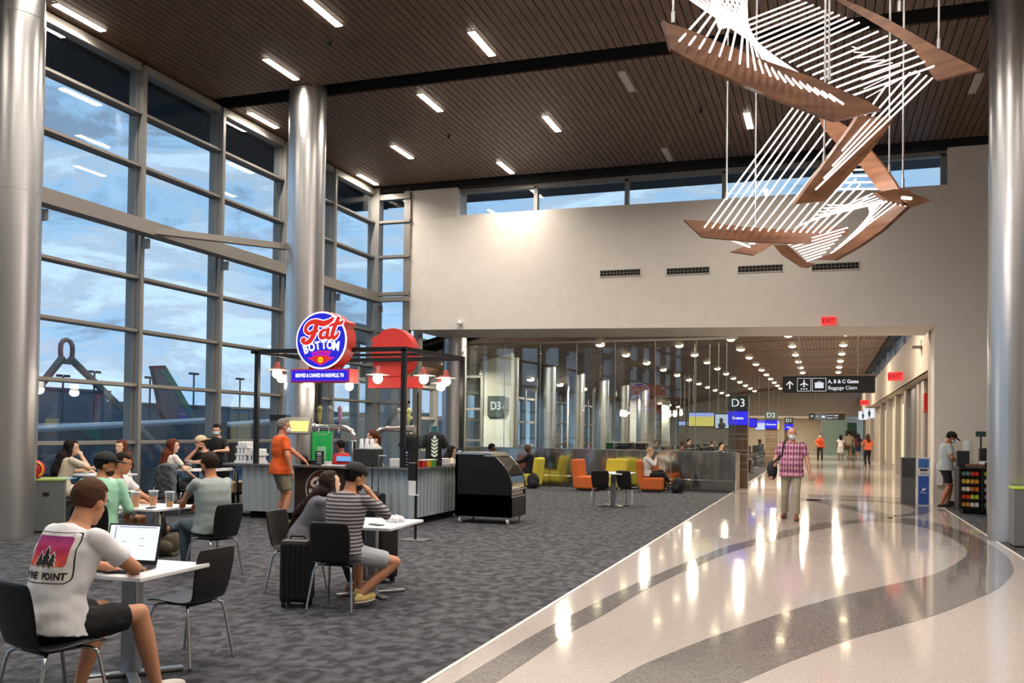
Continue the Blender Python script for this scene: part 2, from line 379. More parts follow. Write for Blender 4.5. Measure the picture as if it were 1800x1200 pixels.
    unlit=[(-3.73,17.38),(-3.75,22.28),(2.68,19.47)]
    m_on=emis('warm ceiling light','fff0dc',30.);m_off=mat('unlit diffuser','b9b4ac',.4)
    fr=mat('light trim','c9b9a6',.5)
    first=None
    for k,(x,y) in enumerate(lit+unlit):
        on=k<len(lit)
        if k in (0,len(lit)):
            o=empty('ceiling_light',(x,y,CEIL))
            mb=MB();mb.bx(-.075,.075,-.53,.53,-.012,.03);mb.build('frame',fr,o)
            mb=MB();mb.box((0,0,-.014),(.125,1.03,.02));mb.build('diffuser',m_on if on else m_off,o);first=o
        else: o=dup(first,(x,y,CEIL))
        where='by the window wall' if x<-11 else ('beside the dark beam' if 14<y<18 else ('over the seating area' if x<-4 else 'over the walkway'))
        if on: tag(o,'lit slim rectangular light set in the slatted wood ceiling','ceiling light','lit ceiling lights')
        else: tag(o,'unlit slim rectangular light panel in the slatted wood ceiling','ceiling light','unlit ceiling lights')
        if on:
            ld=bpy.data.lights.new('ceiling lamp','AREA');ld.shape='RECTANGLE';ld.size=.12;ld.size_y=1.;ld.energy=78;ld.color=(1.,.89,.79);ld.spread=math.radians(150)
            lo=bpy.data.objects.new('ceiling_lamp',ld);COL.objects.link(lo);lo.location=(x,y,CEIL-.03)
    # sprinklers / small ceiling heads
    for k,(px,py) in enumerate([(580,72),(789,237),(1232,192)]):
        p=onz(px,py,CEIL);mb=MB();mb.lathe([(.0,-.09),(.03,-.085),(.035,-.05),(.012,-.045),(.012,-.01),(.045,-.01),(.045,0)],(0,0,0),12)
        tag(mb.build('ceiling_sensor',m_char,loc=p),'small dark round sensor head hanging from the slatted ceiling','sensor','ceiling sensors')
    # air grilles
    for k,(x0,x1) in enumerate([(-5.63,-4.56),(-3.89,-2.81),(-2.12,-1.04),(-.37,.71)]):
        z=5.74-.025*k*1.;o=empty('air_grille',((x0+x1)/2,YF,z))
        tag(o,['leftmost of the four air grilles on the white wall','second air grille from the left on the white wall','third air grille from the left on the white wall','air grille on the white wall nearest the exit side, rightmost'][k],'air grille','wall air grilles')
        mb=MB();w=(x1-x0)/2;mb.box((0,-.01,.085),(2*w,.03,.02));mb.box((0,-.01,-.085),(2*w,.03,.02));mb.box((-w,-.01,0),(.02,.03,.19));mb.box((w,-.01,0),(.02,.03,.19));mb.build('frame',mat('grille white','c9c4bb',.5),o)
        mb=MB();mb.box((0,-.002,0),(2*w,.01,.16));mb.build('backing',m_black,o)
        mb=MB()
        for j in range(1,12): mb.box((-w+2*w*j/12,-.012,0),(.014,.015,.15))
        mb.box((0,-.012,0),(2*w,.015,.012));mb.build('slat',mat('grille grey','77736c',.5),o)
    # exit sign above opening
    def exit_sign(loc,rz,label,s=1.):
        o=empty('exit_sign',loc,rz,label,'exit sign');mb=MB();mb.box((0,0,0),(.34*s,.05,.2*s),bev=.008);mb.build('housing',emis('red exit glow','ff4a48',1.1),o)
        mb=MB();put_text(mb,'EXIT',.15*s,(0,-.027,0),(1,0,0),(0,0,1),depth=.002,bold=.003);mb.build('lettering',emis('exit letters','c00d18',.7),o);return o
    exit_sign((.03,YF-.03,fz(0)+.13),0,'red exit sign mounted on the white wall over the walkway opening')
    # small camera under left header, and thermostat
    p=ony(809,566,YF-.06);o=empty('security_camera',p,0,'small white security camera on the lower edge of the white wall','security camera')
    mb=MB();mb.box((0,0,0),(.1,.12,.1),bev=.02);mb.build('body',m_white,o);mb=MB();mb.box((-.02,-.1,-.05),(.16,.2,.025));mb.build('shade',m_white,o)
    return exit_sign
exit_sign=build_shell()
# ================================================================ the concourse beyond the opening
def build_hall():
    mw=MATS['warm white wall paint']
    mwood=noisy('concourse ceiling slats','6b4f3c','83644e',scale=2,rough=.5,stretch=(8,.5,1))
    zc=lambda x: 5.55-.0125*max(0,(-.5-x))**2
    # vaulted slat ceiling, bays of 4.6 m between dark joints
    mb=MB();mv=MB();xs=[-14.5+.148*i for i in range(117)]
    y=26.;bays=[]
    while y<81.5: bays.append((y,min(y+4.42,81.5)));y+=4.6
    for (a,b) in bays:
        for x0,x1 in zip(xs,xs[1:]):
            z0,z1=zc(x0),zc(x1);mb.add([(x0,a,z0),(x1-.014,a,z1),(x1-.014,b,z1),(x0,b,z0),(x0,a,z0+.05),(x1-.014,a,z1+.05),(x1-.014,b,z1+.05),(x0,b,z0+.05)],[(0,3,2,1),(4,5,6,7),(0,1,5,4),(1,2,6,5),(2,3,7,6),(3,0,4,7)])
    for x0,x1 in zip(xs,xs[1:]): mv.add([(x0,25.3,zc(x0)+.2),(x1,25.3,zc(x1)+.2),(x1,82,zc(x1)+.2),(x0,82,zc(x0)+.2),(x0,25.3,zc(x0)+.3),(x1,25.3,zc(x1)+.3),(x1,82,zc(x1)+.3),(x0,82,zc(x0)+.3)],[(0,3,2,1),(4,5,6,7)])
    struct(mb.build('ceiling_concourse',mwood));struct(mv.build('ceiling_concourse_void',m_black))
    # right wall: upper part, clerestory, recessed lower part
    mup=noisy('taupe wall panel','a89c8d','b3a798',scale=1,rough=.6)
    mb=MB();mb.bx(2.5,2.9,25.0,82,3.3,4.72);mb.bx(2.5,3.1,25.,82,3.3,3.34);mb.bx(2.9,3.1,23.95,82,0,3.3);mb.bx(2.42,2.62,23.95,25.2,0,4.3);struct(mb.build('wall_concourse_right',mup))
    w=empty('window_30',(2.6,50,0),kind='structure');mb=MB();mb.bx(0,.02,-25,32,4.72,5.5);mb.build('pane',m_pane,w)
    mb=MB();
    for k in range(13): mb.bx(-.05,.05,-24+4.6*k-.05,-24+4.6*k+.05,4.7,5.6)
    mb.build('window_frame',m_alu,w)
    mb=MB();mb.bx(2.3,2.7,25.5,82,5.42,5.62);struct(mb.build('trim_10',m_black))
    # pilasters, steel door surrounds and lit shop fronts on the right
    mp=mat('pale metal panel','b7b2a9',.35,.5)
    mb=MB()
    for y in (25.5,29.5,31.,36,41,46.5,52,58,64,70): mb.bx(2.72,2.95,y,y+.9,0,3.25)
    struct(mb.build('trim_11',mp))
    mb=MB()
    for y in (27.,33,): mb.bx(2.78,2.9,y,y+1.5,0,3.2)
    for y in (29.2,35.9): mb.bx(2.74,2.9,y,y+.07,0,3.25)
    struct(mb.build('door_2',MATS['brushed steel']))
    for k,y in enumerate((38.2,43.,48.6,54)):
        o=empty('shop_window',(2.86,y,1.6),0,None,None);mb=MB();mb.box((0,0,0),(.06,1.7,2.5));mb.build('glazing',emis('warm shop light','ffe7ad',1.6),o)
        mb=MB();
        for s in(-.9,.9): mb.box((-.03,s,0),(.12,.1,2.6))
        mb.build('frame',mp,o);tag(o,['warm lit shop window on the concourse right wall, nearest to the camera','warm lit shop window, second along the right wall','warm lit shop window, third along the right wall','warm lit shop window, farthest along the right wall'][k],'shop window','shop windows on the right wall')
    # end wall, with the further hall under it
    mb=MB();mb.bx(-14.5,3.,81.5,81.8,3.15,6.);mb.bx(-14.5,-7.2,81.5,81.8,0,3.2);struct(mb.build('wall_end',noisy('beige end wall','b5aa9b','bbb0a1',scale=.4)))
    mgr=glassm('greenish glass wall',(.7,.9,.85),1.5)
    mb=MB();mb.bx(-14.5,4,95,95.3,0,4);mb.bx(-.5,-.3,82,95,0,3.2);struct(mb.build('wall_far_end',noisy('cream far wall','cfc3ad','d8cdb8',scale=.4)))
    mb=MB();mb.bx(-14.5,4,82,95,3.15,3.3);struct(mb.build('ceiling_far_end',m_wall))
    mb=MB();mb.bx(-14.5,4,82,95,-.1,.0);struct(mb.build('floor_far_end',MATS['cream terrazzo']))
    mb=MB();mb.bx(-.25,1.6,81.6,81.7,0,3.15);tag(mb.build('glass_partition',mat('pale green glass partition','a9cbbf',.2)),'pale green glass partition wall at the far end of the concourse','glass wall')
    o=empty('banner',(2.,81.,1.3),0,'dark green vertical banner at the far end of the concourse','banner');mb=MB();mb.box((0,0,0),(.75,.08,2.6));mb.build('panel',mat('green banner','1f5a3c',.5),o);mb=MB();mb.box((-.05,-.06,.35),(.9,.06,.6));mb.build('screen',mat('dark screen','20252e',.2),o)
    # left window wall of the concourse with pilasters and round columns
    xw=-13.4
    mbp=MB();mbf=MB();w=empty('window_31',(0,0,0),kind='structure')
    zs=[.9,2.,3.1,4.4]
    for k in range(13):
        y0=24.2+4.4*k;mbp.bx(xw,xw+.02,y0,y0+4.3,.1,4.4)
        for z in zs: mbf.bx(xw-.1,xw+.1,y0,y0+4.4,z-.05,z+.05)
        for q in (0,1.45,2.9): mbf.bx(xw-.14,xw+.14,y0+q,y0+q+.12,0,4.5)
    mbp.build('pane',m_pane,w);mbf.build('window_frame',m_alu,w)
    struct((lambda b:(b.bx(xw-.2,xw+.2,24,82,4.2,4.75),b)[1])(MB()).build('trim_12',m_alu))
    mpan=noisy('pale composite panel','b9b9ae','c2c2b8',scale=2,rough=.4)
    # gate door wall panel (D3)
    a=ony(850,700,30).x;b=ony(898,700,30).x
    mb=MB();mb.bx(a,b,30.,30.3,0,4.6);struct(mb.build('wall_gate',mpan))
    mb=MB();mb.bx(a-.9,a,30.05,30.1,.1,4.2);struct(mb.build('window_32',m_pane))
    mb=MB();[mb.bx(a-.9,a,30.,30.15,z-.04,z+.04) for z in (1.25,2.35,3.5)];mb.bx(a-.1,a,29.95,30.2,0,4.3);mb.bx(a-1.05,a-.9,29.9,30.2,0,4.4);struct(mb.build('trim_13',m_alu))
    dx=ony(874,700,30).x
    d=empty('door_1',(dx,29.98,0),kind='structure');mb=MB();mb.box((0,0,1.05),(.95,.06,2.1));mb.build('door_panel',mat('white door','d4d6cf',.4),d);mb=MB();mb.box((.33,-.05,1.),(.12,.05,.05));mb.build('door_handle',m_chrome,d)
    o=empty('gate_sign',(dx,29.9,2.45),0,'dark D3 gate sign above the white door behind the glass','gate sign');mb=MB();mb.box((0,0,0),(.62,.08,.72));mb.build('panel',mat('sign green grey','39453f',.5),o);mb=MB();put_text(mb,'D3',.4,(0,-.05,0),(1,0,0),(0,0,1),depth=.004,bold=.012,sx=.8);mb.build('lettering',emis('sign white','eef3f2',1.),o)
    mb=MB()
    for k,y in enumerate((33.,38.,43.,48.,53.,58.,64,70)): mb.bx(-12.0,-11.45,y,y+.5,0,4.35)
    struct(mb.build('pilaster_1',mpan))
    ms=MATS['spun steel column']
    for k,(x,y) in enumerate([(-10.72,25.6),(-11.,31.4),(-11.,36.2),(-11.,41),(-11,46),(-11,51),(-11,57)]):
        r=.37;mb=MB();mb.lathe([(r,0),(r,5.2)],(x,y,0),40);struct(mb.build('column_%d'%(10+k),ms))
    mb=MB();mb.bx(-12.35,-12.0,23.9,24.4,0,4.5);mb.bx(-11.35,-11.2,24.0,24.3,0,4.5);struct(mb.build('pilaster_2',m_alu))
    # recessed round ceiling lights
    m_on=emis('concourse downlight','ffe9c0',12.)
    rows=[(.17,0),(-.372,0),(-.965,.2),(-1.6,0.),(-2.45,.4),(-3.7,.3)]
    first=None;n=0
    for ri,(q,off) in enumerate(rows):
        # solve x so that x/(z-1.62)=q
        x=q*3.9
        for _ in range(6): x=q*(zc(x)-EYE)
        k=0
        while True:
            y=26.+2.2+off*0+4.6*k*.5*(2 if ri>=0 else 1)-0.
            y=28.3+4.6*k+(0 if ri in(0,1,2,3) else 0)
            if ri>=2: y-=2.3*(k%1)
            if y>80: break
            z=zc(x)-.012
            if first is None:
                first=empty('ceiling_light',(x,y,z));mb=MB();mb.lathe([(.0,-.10),(.08,-.095),(.14,-.065),(.165,-.02),(.165,.03)],(0,0,0),16);mb.build('lamp_disc',m_on,first)
                mb=MB();mb.lathe([(.17,-.02),(.21,-.018),(.21,.02),(.17,.02)],(0,0,0),16);mb.build('trim_ring',MATS['light trim'],first);o=first
            else: o=dup(first,(x,y,z))
            tag(o,'small bright round downlight in a row on the vaulted concourse ceiling','ceiling light','round downlights of the concourse');k+=1;n+=1
            if k%3==1:
                ld=bpy.data.lights.new('downlight','AREA');ld.shape='DISK';ld.size=.35;ld.energy=230;ld.color=(1.,.85,.68)
                lo=bpy.data.objects.new('downlight',ld);COL.objects.link(lo);lo.location=(x,y,z-.14)
    # fill of the far end room
    ld=bpy.data.lights.new('far lamp','AREA');ld.size=4;ld.energy=500;ld.color=(1,.88,.7);lo=bpy.data.objects.new('far_lamp',ld);COL.objects.link(lo);lo.location=(-5,88,3.1)
    # glass screen on steel barrier
    P=Vector((-2.35,25.8,0));Q=Vector((-11.4,26.25,0));D=(Q-P);L=D.length;D.normalize();ang=math.atan2(D.y,D.x)
    R=Matrix.Rotation(ang,3,'Z')
    mst=noisy('wavy polished steel sheet','b9b7b2','c4c2bd',scale=.6,rough=.16,metal=1.,stretch=(1.3,1.3,.5),bump=1.,bscale=1.1)
    o=empty('steel_barrier',P,ang,'low barrier of wavy polished steel sheets under the glass screen','barrier')
    mb=MB();n=5
    for k in range(n): mb.box(((k+.5)*L/n,0,.62),(L/n-.012,.10,.92),bev=.004)
    mb.build('steel_sheet',mst,o);mb=MB()
    for k in range(n): mb.box(((k+.5)*L/n,.0,.15),(L/n-.01,.16,.3),bev=.004)
    mb.build('kick_plate',mst,o);mb=MB();mb.box((L/2,0,1.09),(L,.14,.025));mb.build('rail',m_steel,o)
    o=empty('glass_screen',P,ang,'tall clear glass screen panels standing on the steel barrier','glass screen')
    xs=[0,1.13,2.3,3.48,4.65,5.8,6.95,8.1,L];
    top=4.25
    for a,b in zip(xs,xs[1:]):
        mb=MB();mb.box(((a+b)/2,.0,(1.11+top)/2),(b-a-.02,.014,top-1.11));mb.build('glass_panel',m_scr,o)
    mb=MB();mb.box((L/2,0,top+.0),(L,.06,.06))
    for a in xs[1:-1]: mb.box((a,0,(1.11+top)/2),(.012,.02,top-1.11))
    mb.build('glazing_joint',mat('glazing bead','9b9f9c',.4),o)
    # end cabinet right of barrier
    p=onz(1301,858);mb=MB();o=empty('end_cabinet',(-2.55,26.9,0),0,'narrow pale rounded metal cabinet behind the barrier end','cabinet');mb.box((0,0,.52),(.35,.7,1.0),bev=.04);mb.build('body',mat('brushed pale metal','c3bfb6',.3,.7),o)
    mb=MB();mb.box((0,0,1.03),(.38,.74,.03),bev=.01);mb.build('top',m_steel,o)
    # gate columns with number sign and blue screen
    msg=MATS['sign green grey'];mwd=noisy('grey oak panel','5b4a38','7a644c',scale=3,rough=.6,stretch=(10,10,.6))
    def gate(x,y,txt,sub,label,w=.55):
        o=empty('gate_column',(x,y,0),0,label,'gate column','gate number columns')
        mb=MB();mb.box((0,.1,1.15),(w,.4,2.3));mb.build('body',mwd,o)
        mb=MB()
        for z in (.55,.75,1.0,1.12,1.45,1.6): mb.box((0,-.103,z),(w+.01,.01,.018))
        mb.build('trim_strip',MATS['pale aluminium'],o)
        mb=MB();mb.box((0,.08,2.5),(w+.02,.45,.42));sg=mb.build('number_sign',msg,o)
        mb=MB();put_text(mb,txt,.33,(0,-.15,2.5),(1,0,0),(0,0,1),depth=.005);mb.build('lettering',MATS['sign white'],sg)
        mb=MB();mb.box((0,-.16,2.06),(w+.02,.1,.4),bev=.02);sc=mb.build('screen',emis('blue screen','3a36e0',1.0),o)
        mb=MB();put_text(mb,sub,.11,(0,-.215,2.06),(1,0,0),(0,0,1),depth=.002,bold=.004);mb.build('screen_text',MATS['sign white'],sc)
    gate(-2.46,27.6,'D3','Boston','grey oak gate column with a large D3 sign and blue screen')
    gate(-2.55,46.,'D2','Charleston','grey oak gate column with the D2 sign beside the bald man')
    gate(-2.4,64.,'D1','Miami','smallest, farthest gate column with a blue screen, right of the bald man\'s head')
    def screen(p,w,h,mats,name,label,dark=False):
        o=empty(name,p,0,label,'screen','gate information screens');mb=MB();mb.box((0,.05,0),(w+.06,.08,h+.06));mb.build('housing',m_char,o)
        mb=MB();mb.box((0,.0,0),(w,.02,h));pn=mb.build('display',mats[0],o)
        if len(mats)>1:
            mb=MB();mb.box((0,-.012,h*.36),(w,.01,h*.28));mb.build('banner',mats[1],pn)
        mb=MB();mb.cyl((-w*.3,.07,h/2),(-w*.3,.07,4.4-p[2]),.006,n=6);mb.cyl((w*.3,.07,h/2),(w*.3,.07,4.4-p[2]),.006,n=6);mb.build('hanger',m_alu,o)
        return o
    yl=emis('yellow display','e3cf6a',1.);bl=emis('pale blue display','a9b2f2',1.);wb=emis('pale display','c6d3ea',1.)
    p=ony(1233,737,29.);screen((p.x,29,p.z),.78,.42,[yl,bl],'display_screen','yellow and pale blue display screen seen through the glass, left of D3')
    p=ony(1269,740,28.6);o=screen((p.x,28.6,p.z),.4,.42,[wb],'display_screen','pale display screen showing a dark-haired figure, touching the D3 column')
    mb=MB();mb.ell((-.02,-.02,.03),(.06,.01,.075));mb.ell((.0,-.02,-.13),(.12,.01,.1));mb.build('picture',mat('screen figure','4b4038',.5),o)
    p=ony(1342,747,46.);screen((p.x,46,p.z),.78,.46,[wb,emis('violet display','6a63f0',1.)],'display_screen','pale display screen with a violet band between D3 and D2')
    p=ony(1322,743,40.);screen((p.x,40,p.z),.35,.34,[MATS['blue screen']],'display_screen','small deep blue display screen just right of the D3 sign')
    p=ony(1358,747,48.);screen((p.x+.15,48,p.z),.4,.44,[yl,bl],'display_screen','yellow display screen just left of the D2 sign')
    for k,px in enumerate((1199,1214)):
        p=ony(px,744,44.);screen((p.x,44,p.z),.32,.18,[bl],'display_screen',['small pale violet display strip behind the glass, left one of two','small pale violet display strip behind the glass, right one of two'][k])
    # hanging direction signs
    mdk=mat('sign dark grey','2f312f',.5);mco=mat('copper grey rail','9a8377',.4,.4)
    def dirsign(px0,py0,px1,py1,y,label,s):
        a=ony(px0,py0,y);b=ony(px1,py1,y);cx=(a.x+b.x)/2;w=b.x-a.x;h=w*.19;z=(a.z+b.z)/2-.02
        o=empty('direction_sign',(cx,y,z),0,label,'direction sign','hanging direction signs')
        mb=MB();mb.box((0,0,0),(w,.16,h));pn=mb.build('panel',mdk,o)
        mb=MB();mb.box((0,0,h/2+.03*s),(w*1.02,.22,.05*s));mb.build('rail',mco,o)
        mb=MB();
        for q in(-.32,.32): mb.cyl((q*w,0,h/2),(q*w,0,5.5-z),.018*s,n=8)
        mb.build('hanger',m_alu,o)
        mb=MB();yy=-.083;k=h
        # arrow
        x=-w*.5+k*.42;mb.box((x,yy,-.05*k),(.07*k,.004,.42*k));
        for sg in(-1,1): mb.beam((x,yy,.2*k),(x+sg*.2*k,yy,-.0*k),.004,.07*k,up=(0,1,0)) if False else mb.prism([(x,yy,.24*k),(x,yy,.15*k),(x+sg*.17*k,yy,-.03*k),(x+sg*.22*k,yy,.02*k)],(0,.003,0))
        def frame(cx,d=.78):
            r=d*k/2;t=.025*k
            for q in(-1,1): mb.box((cx+q*r,yy,0),(t,.004,2*r));mb.box((cx,yy,q*r),(2*r,.004,t))
        x=-w*.5+k*1.25;frame(x)
        mb.prism([(x,yy,.32*k),(x-.035*k,yy,.26*k),(x-.035*k,yy,.12*k),(x-.24*k,yy,-.0*k),(x-.24*k,yy,-.05*k),(x-.03*k,yy,.02*k),(x-.03*k,yy,-.09*k),(x-.09*k,yy,-.14*k),(x+.09*k,yy,-.14*k),(x+.03*k,yy,-.09*k),(x+.03*k,yy,.02*k),(x+.24*k,yy,-.05*k),(x+.24*k,yy,-.0*k),(x+.035*k,yy,.12*k),(x+.035*k,yy,.26*k)],(0,.003,0))
        for q in(-1,0,1): mb.cyl((x+q*.15*k,yy,-.26*k),(x+q*.15*k,yy+.003,-.26*k),.045*k,n=10)
        x=-w*.5+k*2.12;frame(x);mb.box((x,yy,-.04*k),(.5*k,.004,.34*k));mb.box((x,yy,.17*k),(.2*k,.004,.04*k));mb.box((x-.09*k,yy,.15*k),(.03*k,.004,.06*k));mb.box((x+.09*k,yy,.15*k),(.03*k,.004,.06*k))
        put_text(mb,'A, B & C Gates',.30*k,(-w*.5+k*2.62,yy,.18*k),(1,0,0),(0,0,1),depth=.002,bold=.004,align='LEFT',sx=.92)
        put_text(mb,'Baggage Claim',.30*k,(-w*.5+k*2.62,yy,-.2*k),(1,0,0),(0,0,1),depth=.002,bold=.001,align='LEFT',sx=.95)
        mb.build('lettering',emis('sign lettering','e6e9f0',.9),pn)
    dirsign(1376,662,1538,688,27.,'large dark hanging sign reading A, B & C Gates, Baggage Claim over the walkway',1.)
    dirsign(1422,725,1485,738,66.,'small distant dark hanging sign above the far end of the walkway',1.6)
    # restroom signs
    for k,(px,py,y,l) in enumerate([(1528,726,52.,'white square restroom sign, right one of the projecting pair'),(1517,730,60.,'white square restroom sign, left one of the projecting pair')]):
        p=ony(px,py,y);o=empty('restroom_sign',(p.x,y,p.z),0,l,'restroom sign','restroom signs');mb=MB();mb.box((0,0,0),(.52,.1,.52));mb.build('panel',emis('white sign light','e8ecf4',.95),o)
        mb=MB();mb.ell((0,-.06,.15),(.045,.01,.045));mb.prism([(-.07,-.06,.08),(.07,-.06,.08),(.05,-.06,-.08),(.03,-.06,-.2),(-.03,-.06,-.2),(-.05,-.06,-.08)],(0,.01,0));mb.build('pictogram',m_char,o)
    exit_sign((2.2,33.5,3.62),-.5,'red exit sign on the right concourse wall above the soffit',1.5)
    exit_sign((2.2,60.,3.6),-.3,'small distant red exit sign on the right concourse wall',1.5)
    # alarms on right wall
    p=onx(1627,712,2.7);o=empty('fire_alarm',p,0,'red fire alarm with bell on the right concourse wall','fire alarm');mb=MB();mb.box((0,0,.1),(.1,.2,.5));mb.build('body',mat('alarm red','c22a22',.4),o);mb=MB();mb.lathe([(.0,.0),(.09,.02),(.1,.05)],(0,-.1,-.22),12);mb.build('bell',MATS['alarm red'],o)
    p=onx(1620,610,2.5)
    o=empty('wall_lamp',p,0,'small grey wall lamp bracket high on the right concourse wall','wall lamp');mb=MB();mb.box((-.12,0,0),(.3,.45,.06),bev=.02);mb.build('head',m_alu,o);mb=MB();mb.box((.0,0,.06),(.05,.05,.3));mb.build('bracket',m_alu,o)
    # gang seating along the left of the walkway
    mseat=mat('dark brown seat vinyl','2b2522',.5)
    def bench(n=5):
        o=empty('bench_seating',(0,0,0));
        for k in range(n):
            y=k*.62;mb=MB();mb.box((0,y,.43),(.52,.54,.08),bev=.03);mb.build('seat',mseat,o)
            mb=MB();mb.box((-.26,y,.72),(.09,.54,.55),bev=.03);mb.build('backrest',mseat,o)
        mb=MB();mb.box((0,(n-1)*.31,.36),(.06,n*.62,.05));mb.build('beam',m_chrome,o)
        for k in(0,n-1):
            mb=MB();mb.box((0,k*.62,.18),(.05,.05,.36));mb.box((0,k*.62,.02),(.6,.06,.03));mb.build('leg',m_chrome,o)
        mb=MB()
        for k in range(n+1): mb.box((.02,k*.62-.31,.62),(.4,.05,.03));mb.box((.15,k*.62-.31,.5),(.03,.04,.24))
        mb.build('armrest',m_chrome,o);return o
    b=bench();k=0
    for x in (-3.4,-4.9,-6.6):
        for y in (31.5,36.,40.5,45,50,55):
            o=b if k==0 else dup(b,(x,y,0));o.location=(x,y,0);k+=1
            tag(o,'dark bench seating row with chrome armrests in the gate waiting area','bench','gate bench seating rows')
    # waiting-area desk
    o=empty('gate_desk',(-6.2,29.6,0),0,'low black gate desk behind the glass screen','desk');mb=MB();mb.box((0,0,.62),(1.3,.6,1.24),bev=.02);mb.build('body',m_char,o);mb=MB();mb.box((0,0,1.26),(1.4,.7,.04));mb.build('desktop',m_alu,o)
m_scr=glassm('screen glass',(.86,.91,.90),1.75)
build_hall()
# ================================================================ outside the window wall
def build_outside():
    mb=MB();mb.bx(-260,XW-.6,-80,260,-4.3,-4.2);struct(mb.build('ground',noisy('wet apron concrete','2c3a47','3a4956',scale=.3)))
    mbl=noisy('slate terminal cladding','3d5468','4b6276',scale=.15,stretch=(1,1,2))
    def bld(name,x0,x1,y0,y1,z,label,win=True):
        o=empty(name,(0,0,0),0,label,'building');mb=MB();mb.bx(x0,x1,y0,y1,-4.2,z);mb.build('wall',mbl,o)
        mb=MB();mb.bx(x0-.3,x1+.3,y0-.3,y1+.3,z,z+.25);mb.build('roof_edge',mat('roof edge','4b5a68',.6),o)
        if win:
            mb=MB();y=y0+2
            while y<y1-3: mb.bx(x1,x1+.06,y,y+2.2,-1.5,.8);y+=4.5
            mb.build('window',mat('dark terminal glass','1b2530',.15),o)
    bld('terminal_building',-110,-70,20,66,3.6,'long dark slate terminal building behind the left windows')
    bld('terminal_building',-105,-72,67,77,5.0,'taller dark slate terminal block with stepped roof')
    bld('terminal_building',-120,-75,78,220,4.0,'long dark slate terminal wing beyond the aircraft tail')
    # aircraft with tail, seen through the second window bay
    o=empty('airliner',(0,0,0),0,'parked airliner with maroon and green tail fin outside the windows','airplane')
    X=-40.
    def px(pts,x=X): return [onx(a,b,x) for a,b in pts]
    mb=MB();mb.prism(px([(270,643),(290,642),(296,650),(312,677),(330,708),(350,738),(292,738),(284,722),(281,700),(275,670)]),(-.35,0,0));fin=mb.build('tail_fin',mat('maroon fin','75646a',.4),o)
    mb=MB();mb.prism([p+Vector((.02,0,0)) for p in px([(280,652),(296,651),(312,677),(330,708),(348,736),(336,738),(318,708),(300,676)])],(-.4,0,0));mb.build('fin_stripe',mat('green fin stripe','4e7a64',.4),fin)
    mb=MB();mb.prism([p+Vector((.03,0,0)) for p in px([(270,643),(290,642),(294,648),(271,648)])],(-.42,0,0));mb.build('fin_tip',mat('red fin tip','7c3a48',.4),fin)
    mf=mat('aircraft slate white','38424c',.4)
    a=onx(40,775,X-.2);b=onx(372,752,X-.2)
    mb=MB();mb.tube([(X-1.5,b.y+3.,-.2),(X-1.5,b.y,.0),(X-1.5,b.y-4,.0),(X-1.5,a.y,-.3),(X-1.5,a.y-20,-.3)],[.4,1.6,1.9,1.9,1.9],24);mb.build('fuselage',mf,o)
    q=onx(341,746,X+.6);mb=MB();put_text(mb,'N200',.55,(X+.45,q.y,q.z-.25),(0,1,0),(0,0,1),depth=.01);mb.build('lettering',m_char,o)
    # bright-edged jet bridge roof line
    r0=onx(40,751,-32);r1=onx(745,700,-32)
    o=empty('jet_bridge',(0,0,0),0,'long low jet bridge with pale blue roof edge outside','jet bridge')
    p=[onx(40,752,-32.),onx(371,736,-32.)];r=[onx(385,745,-32.),onx(500,737,-32.)];s=[onx(560,738,-32.),onx(742,722,-32.)]
    mbe=MB();mbd=MB()
    for a,b in(p,r,s):
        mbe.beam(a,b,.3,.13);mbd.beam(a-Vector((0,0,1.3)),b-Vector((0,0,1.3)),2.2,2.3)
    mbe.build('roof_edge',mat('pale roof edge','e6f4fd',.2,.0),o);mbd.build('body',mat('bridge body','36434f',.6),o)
    mb=MB()
    for a,b in(p,r,s): mb.cyl((a.x,(a.y+b.y)/2,-4.2),(a.x,(a.y+b.y)/2,-1),.35,n=10)
    mb.build('support',mat('bridge body','36434f',.6),o)
    # A-frame masts of the canopy outside
    def aframe(apx,apy,x,l,rgt,label):
        o=empty('steel_mast',(0,0,0),0,label,'mast','A-frame masts outside the windows');ap=onx(apx,apy,x);k=abs(x)/30
        mk=mat('mast steel','5d6870',.5,.3)
        mb=MB();pts=[ap+Vector((0,.0+s*.16,z)) for s,z in((-.9,-.2),(-1.0,-.05),(-.95,.07),(-.6,.15),(0,.18),(.6,.15),(.95,.07),(1.0,-.05),(.9,-.2))];mb.tube(pts,.05,8);mb.build('ring',mk,o)
        for q in(l,rgt):
            e=onx(q[0],q[1],x);mb=MB();d=(e-ap);mb.tube([ap+Vector((0,.1 if e.y>ap.y else -.1,-.2)),ap+d*1.0,ap+d*((ap.z+4.2)/(-d.z))],.078,8);mb.build('leg',mk,o)
        mb=MB();mb.box(ap+Vector((0,0,-.28)),(.1,.42,.1));mb.build('collar',mk,o)
    aframe(117,612,-15.,(57,695),(218,722),'grey A-frame steel mast with ring top outside the leftmost window bay')
    aframe(611,622,-15.,(566,690),(692,715),'grey A-frame steel mast outside, beside the round shop sign')
    mk=mat('dark pole','33404d',.6);first=None
    for k,(px_,py_) in enumerate([(111,662),(166,655),(264,665),(341,658),(422,667)]):
        p=onx(px_,py_,-64.);mb=MB()
        if first is None:
            first=empty('light_mast',p);mb.cyl((0,0,-p.z-4),(0,0,0),.09,n=6);mb.build('pole',mk,first)
            mb=MB()
            for s in(-1,1): mb.box((0,s*.42,.08),(.3,.5,.22))
            mb.box((0,0,0),(.1,.9,.07));mb.build('lamp_head',mk,first);o=first
        else: o=dup(first,p)
        tag(o,'tall thin apron light mast with twin heads far outside','light mast','apron light masts')
build_outside()
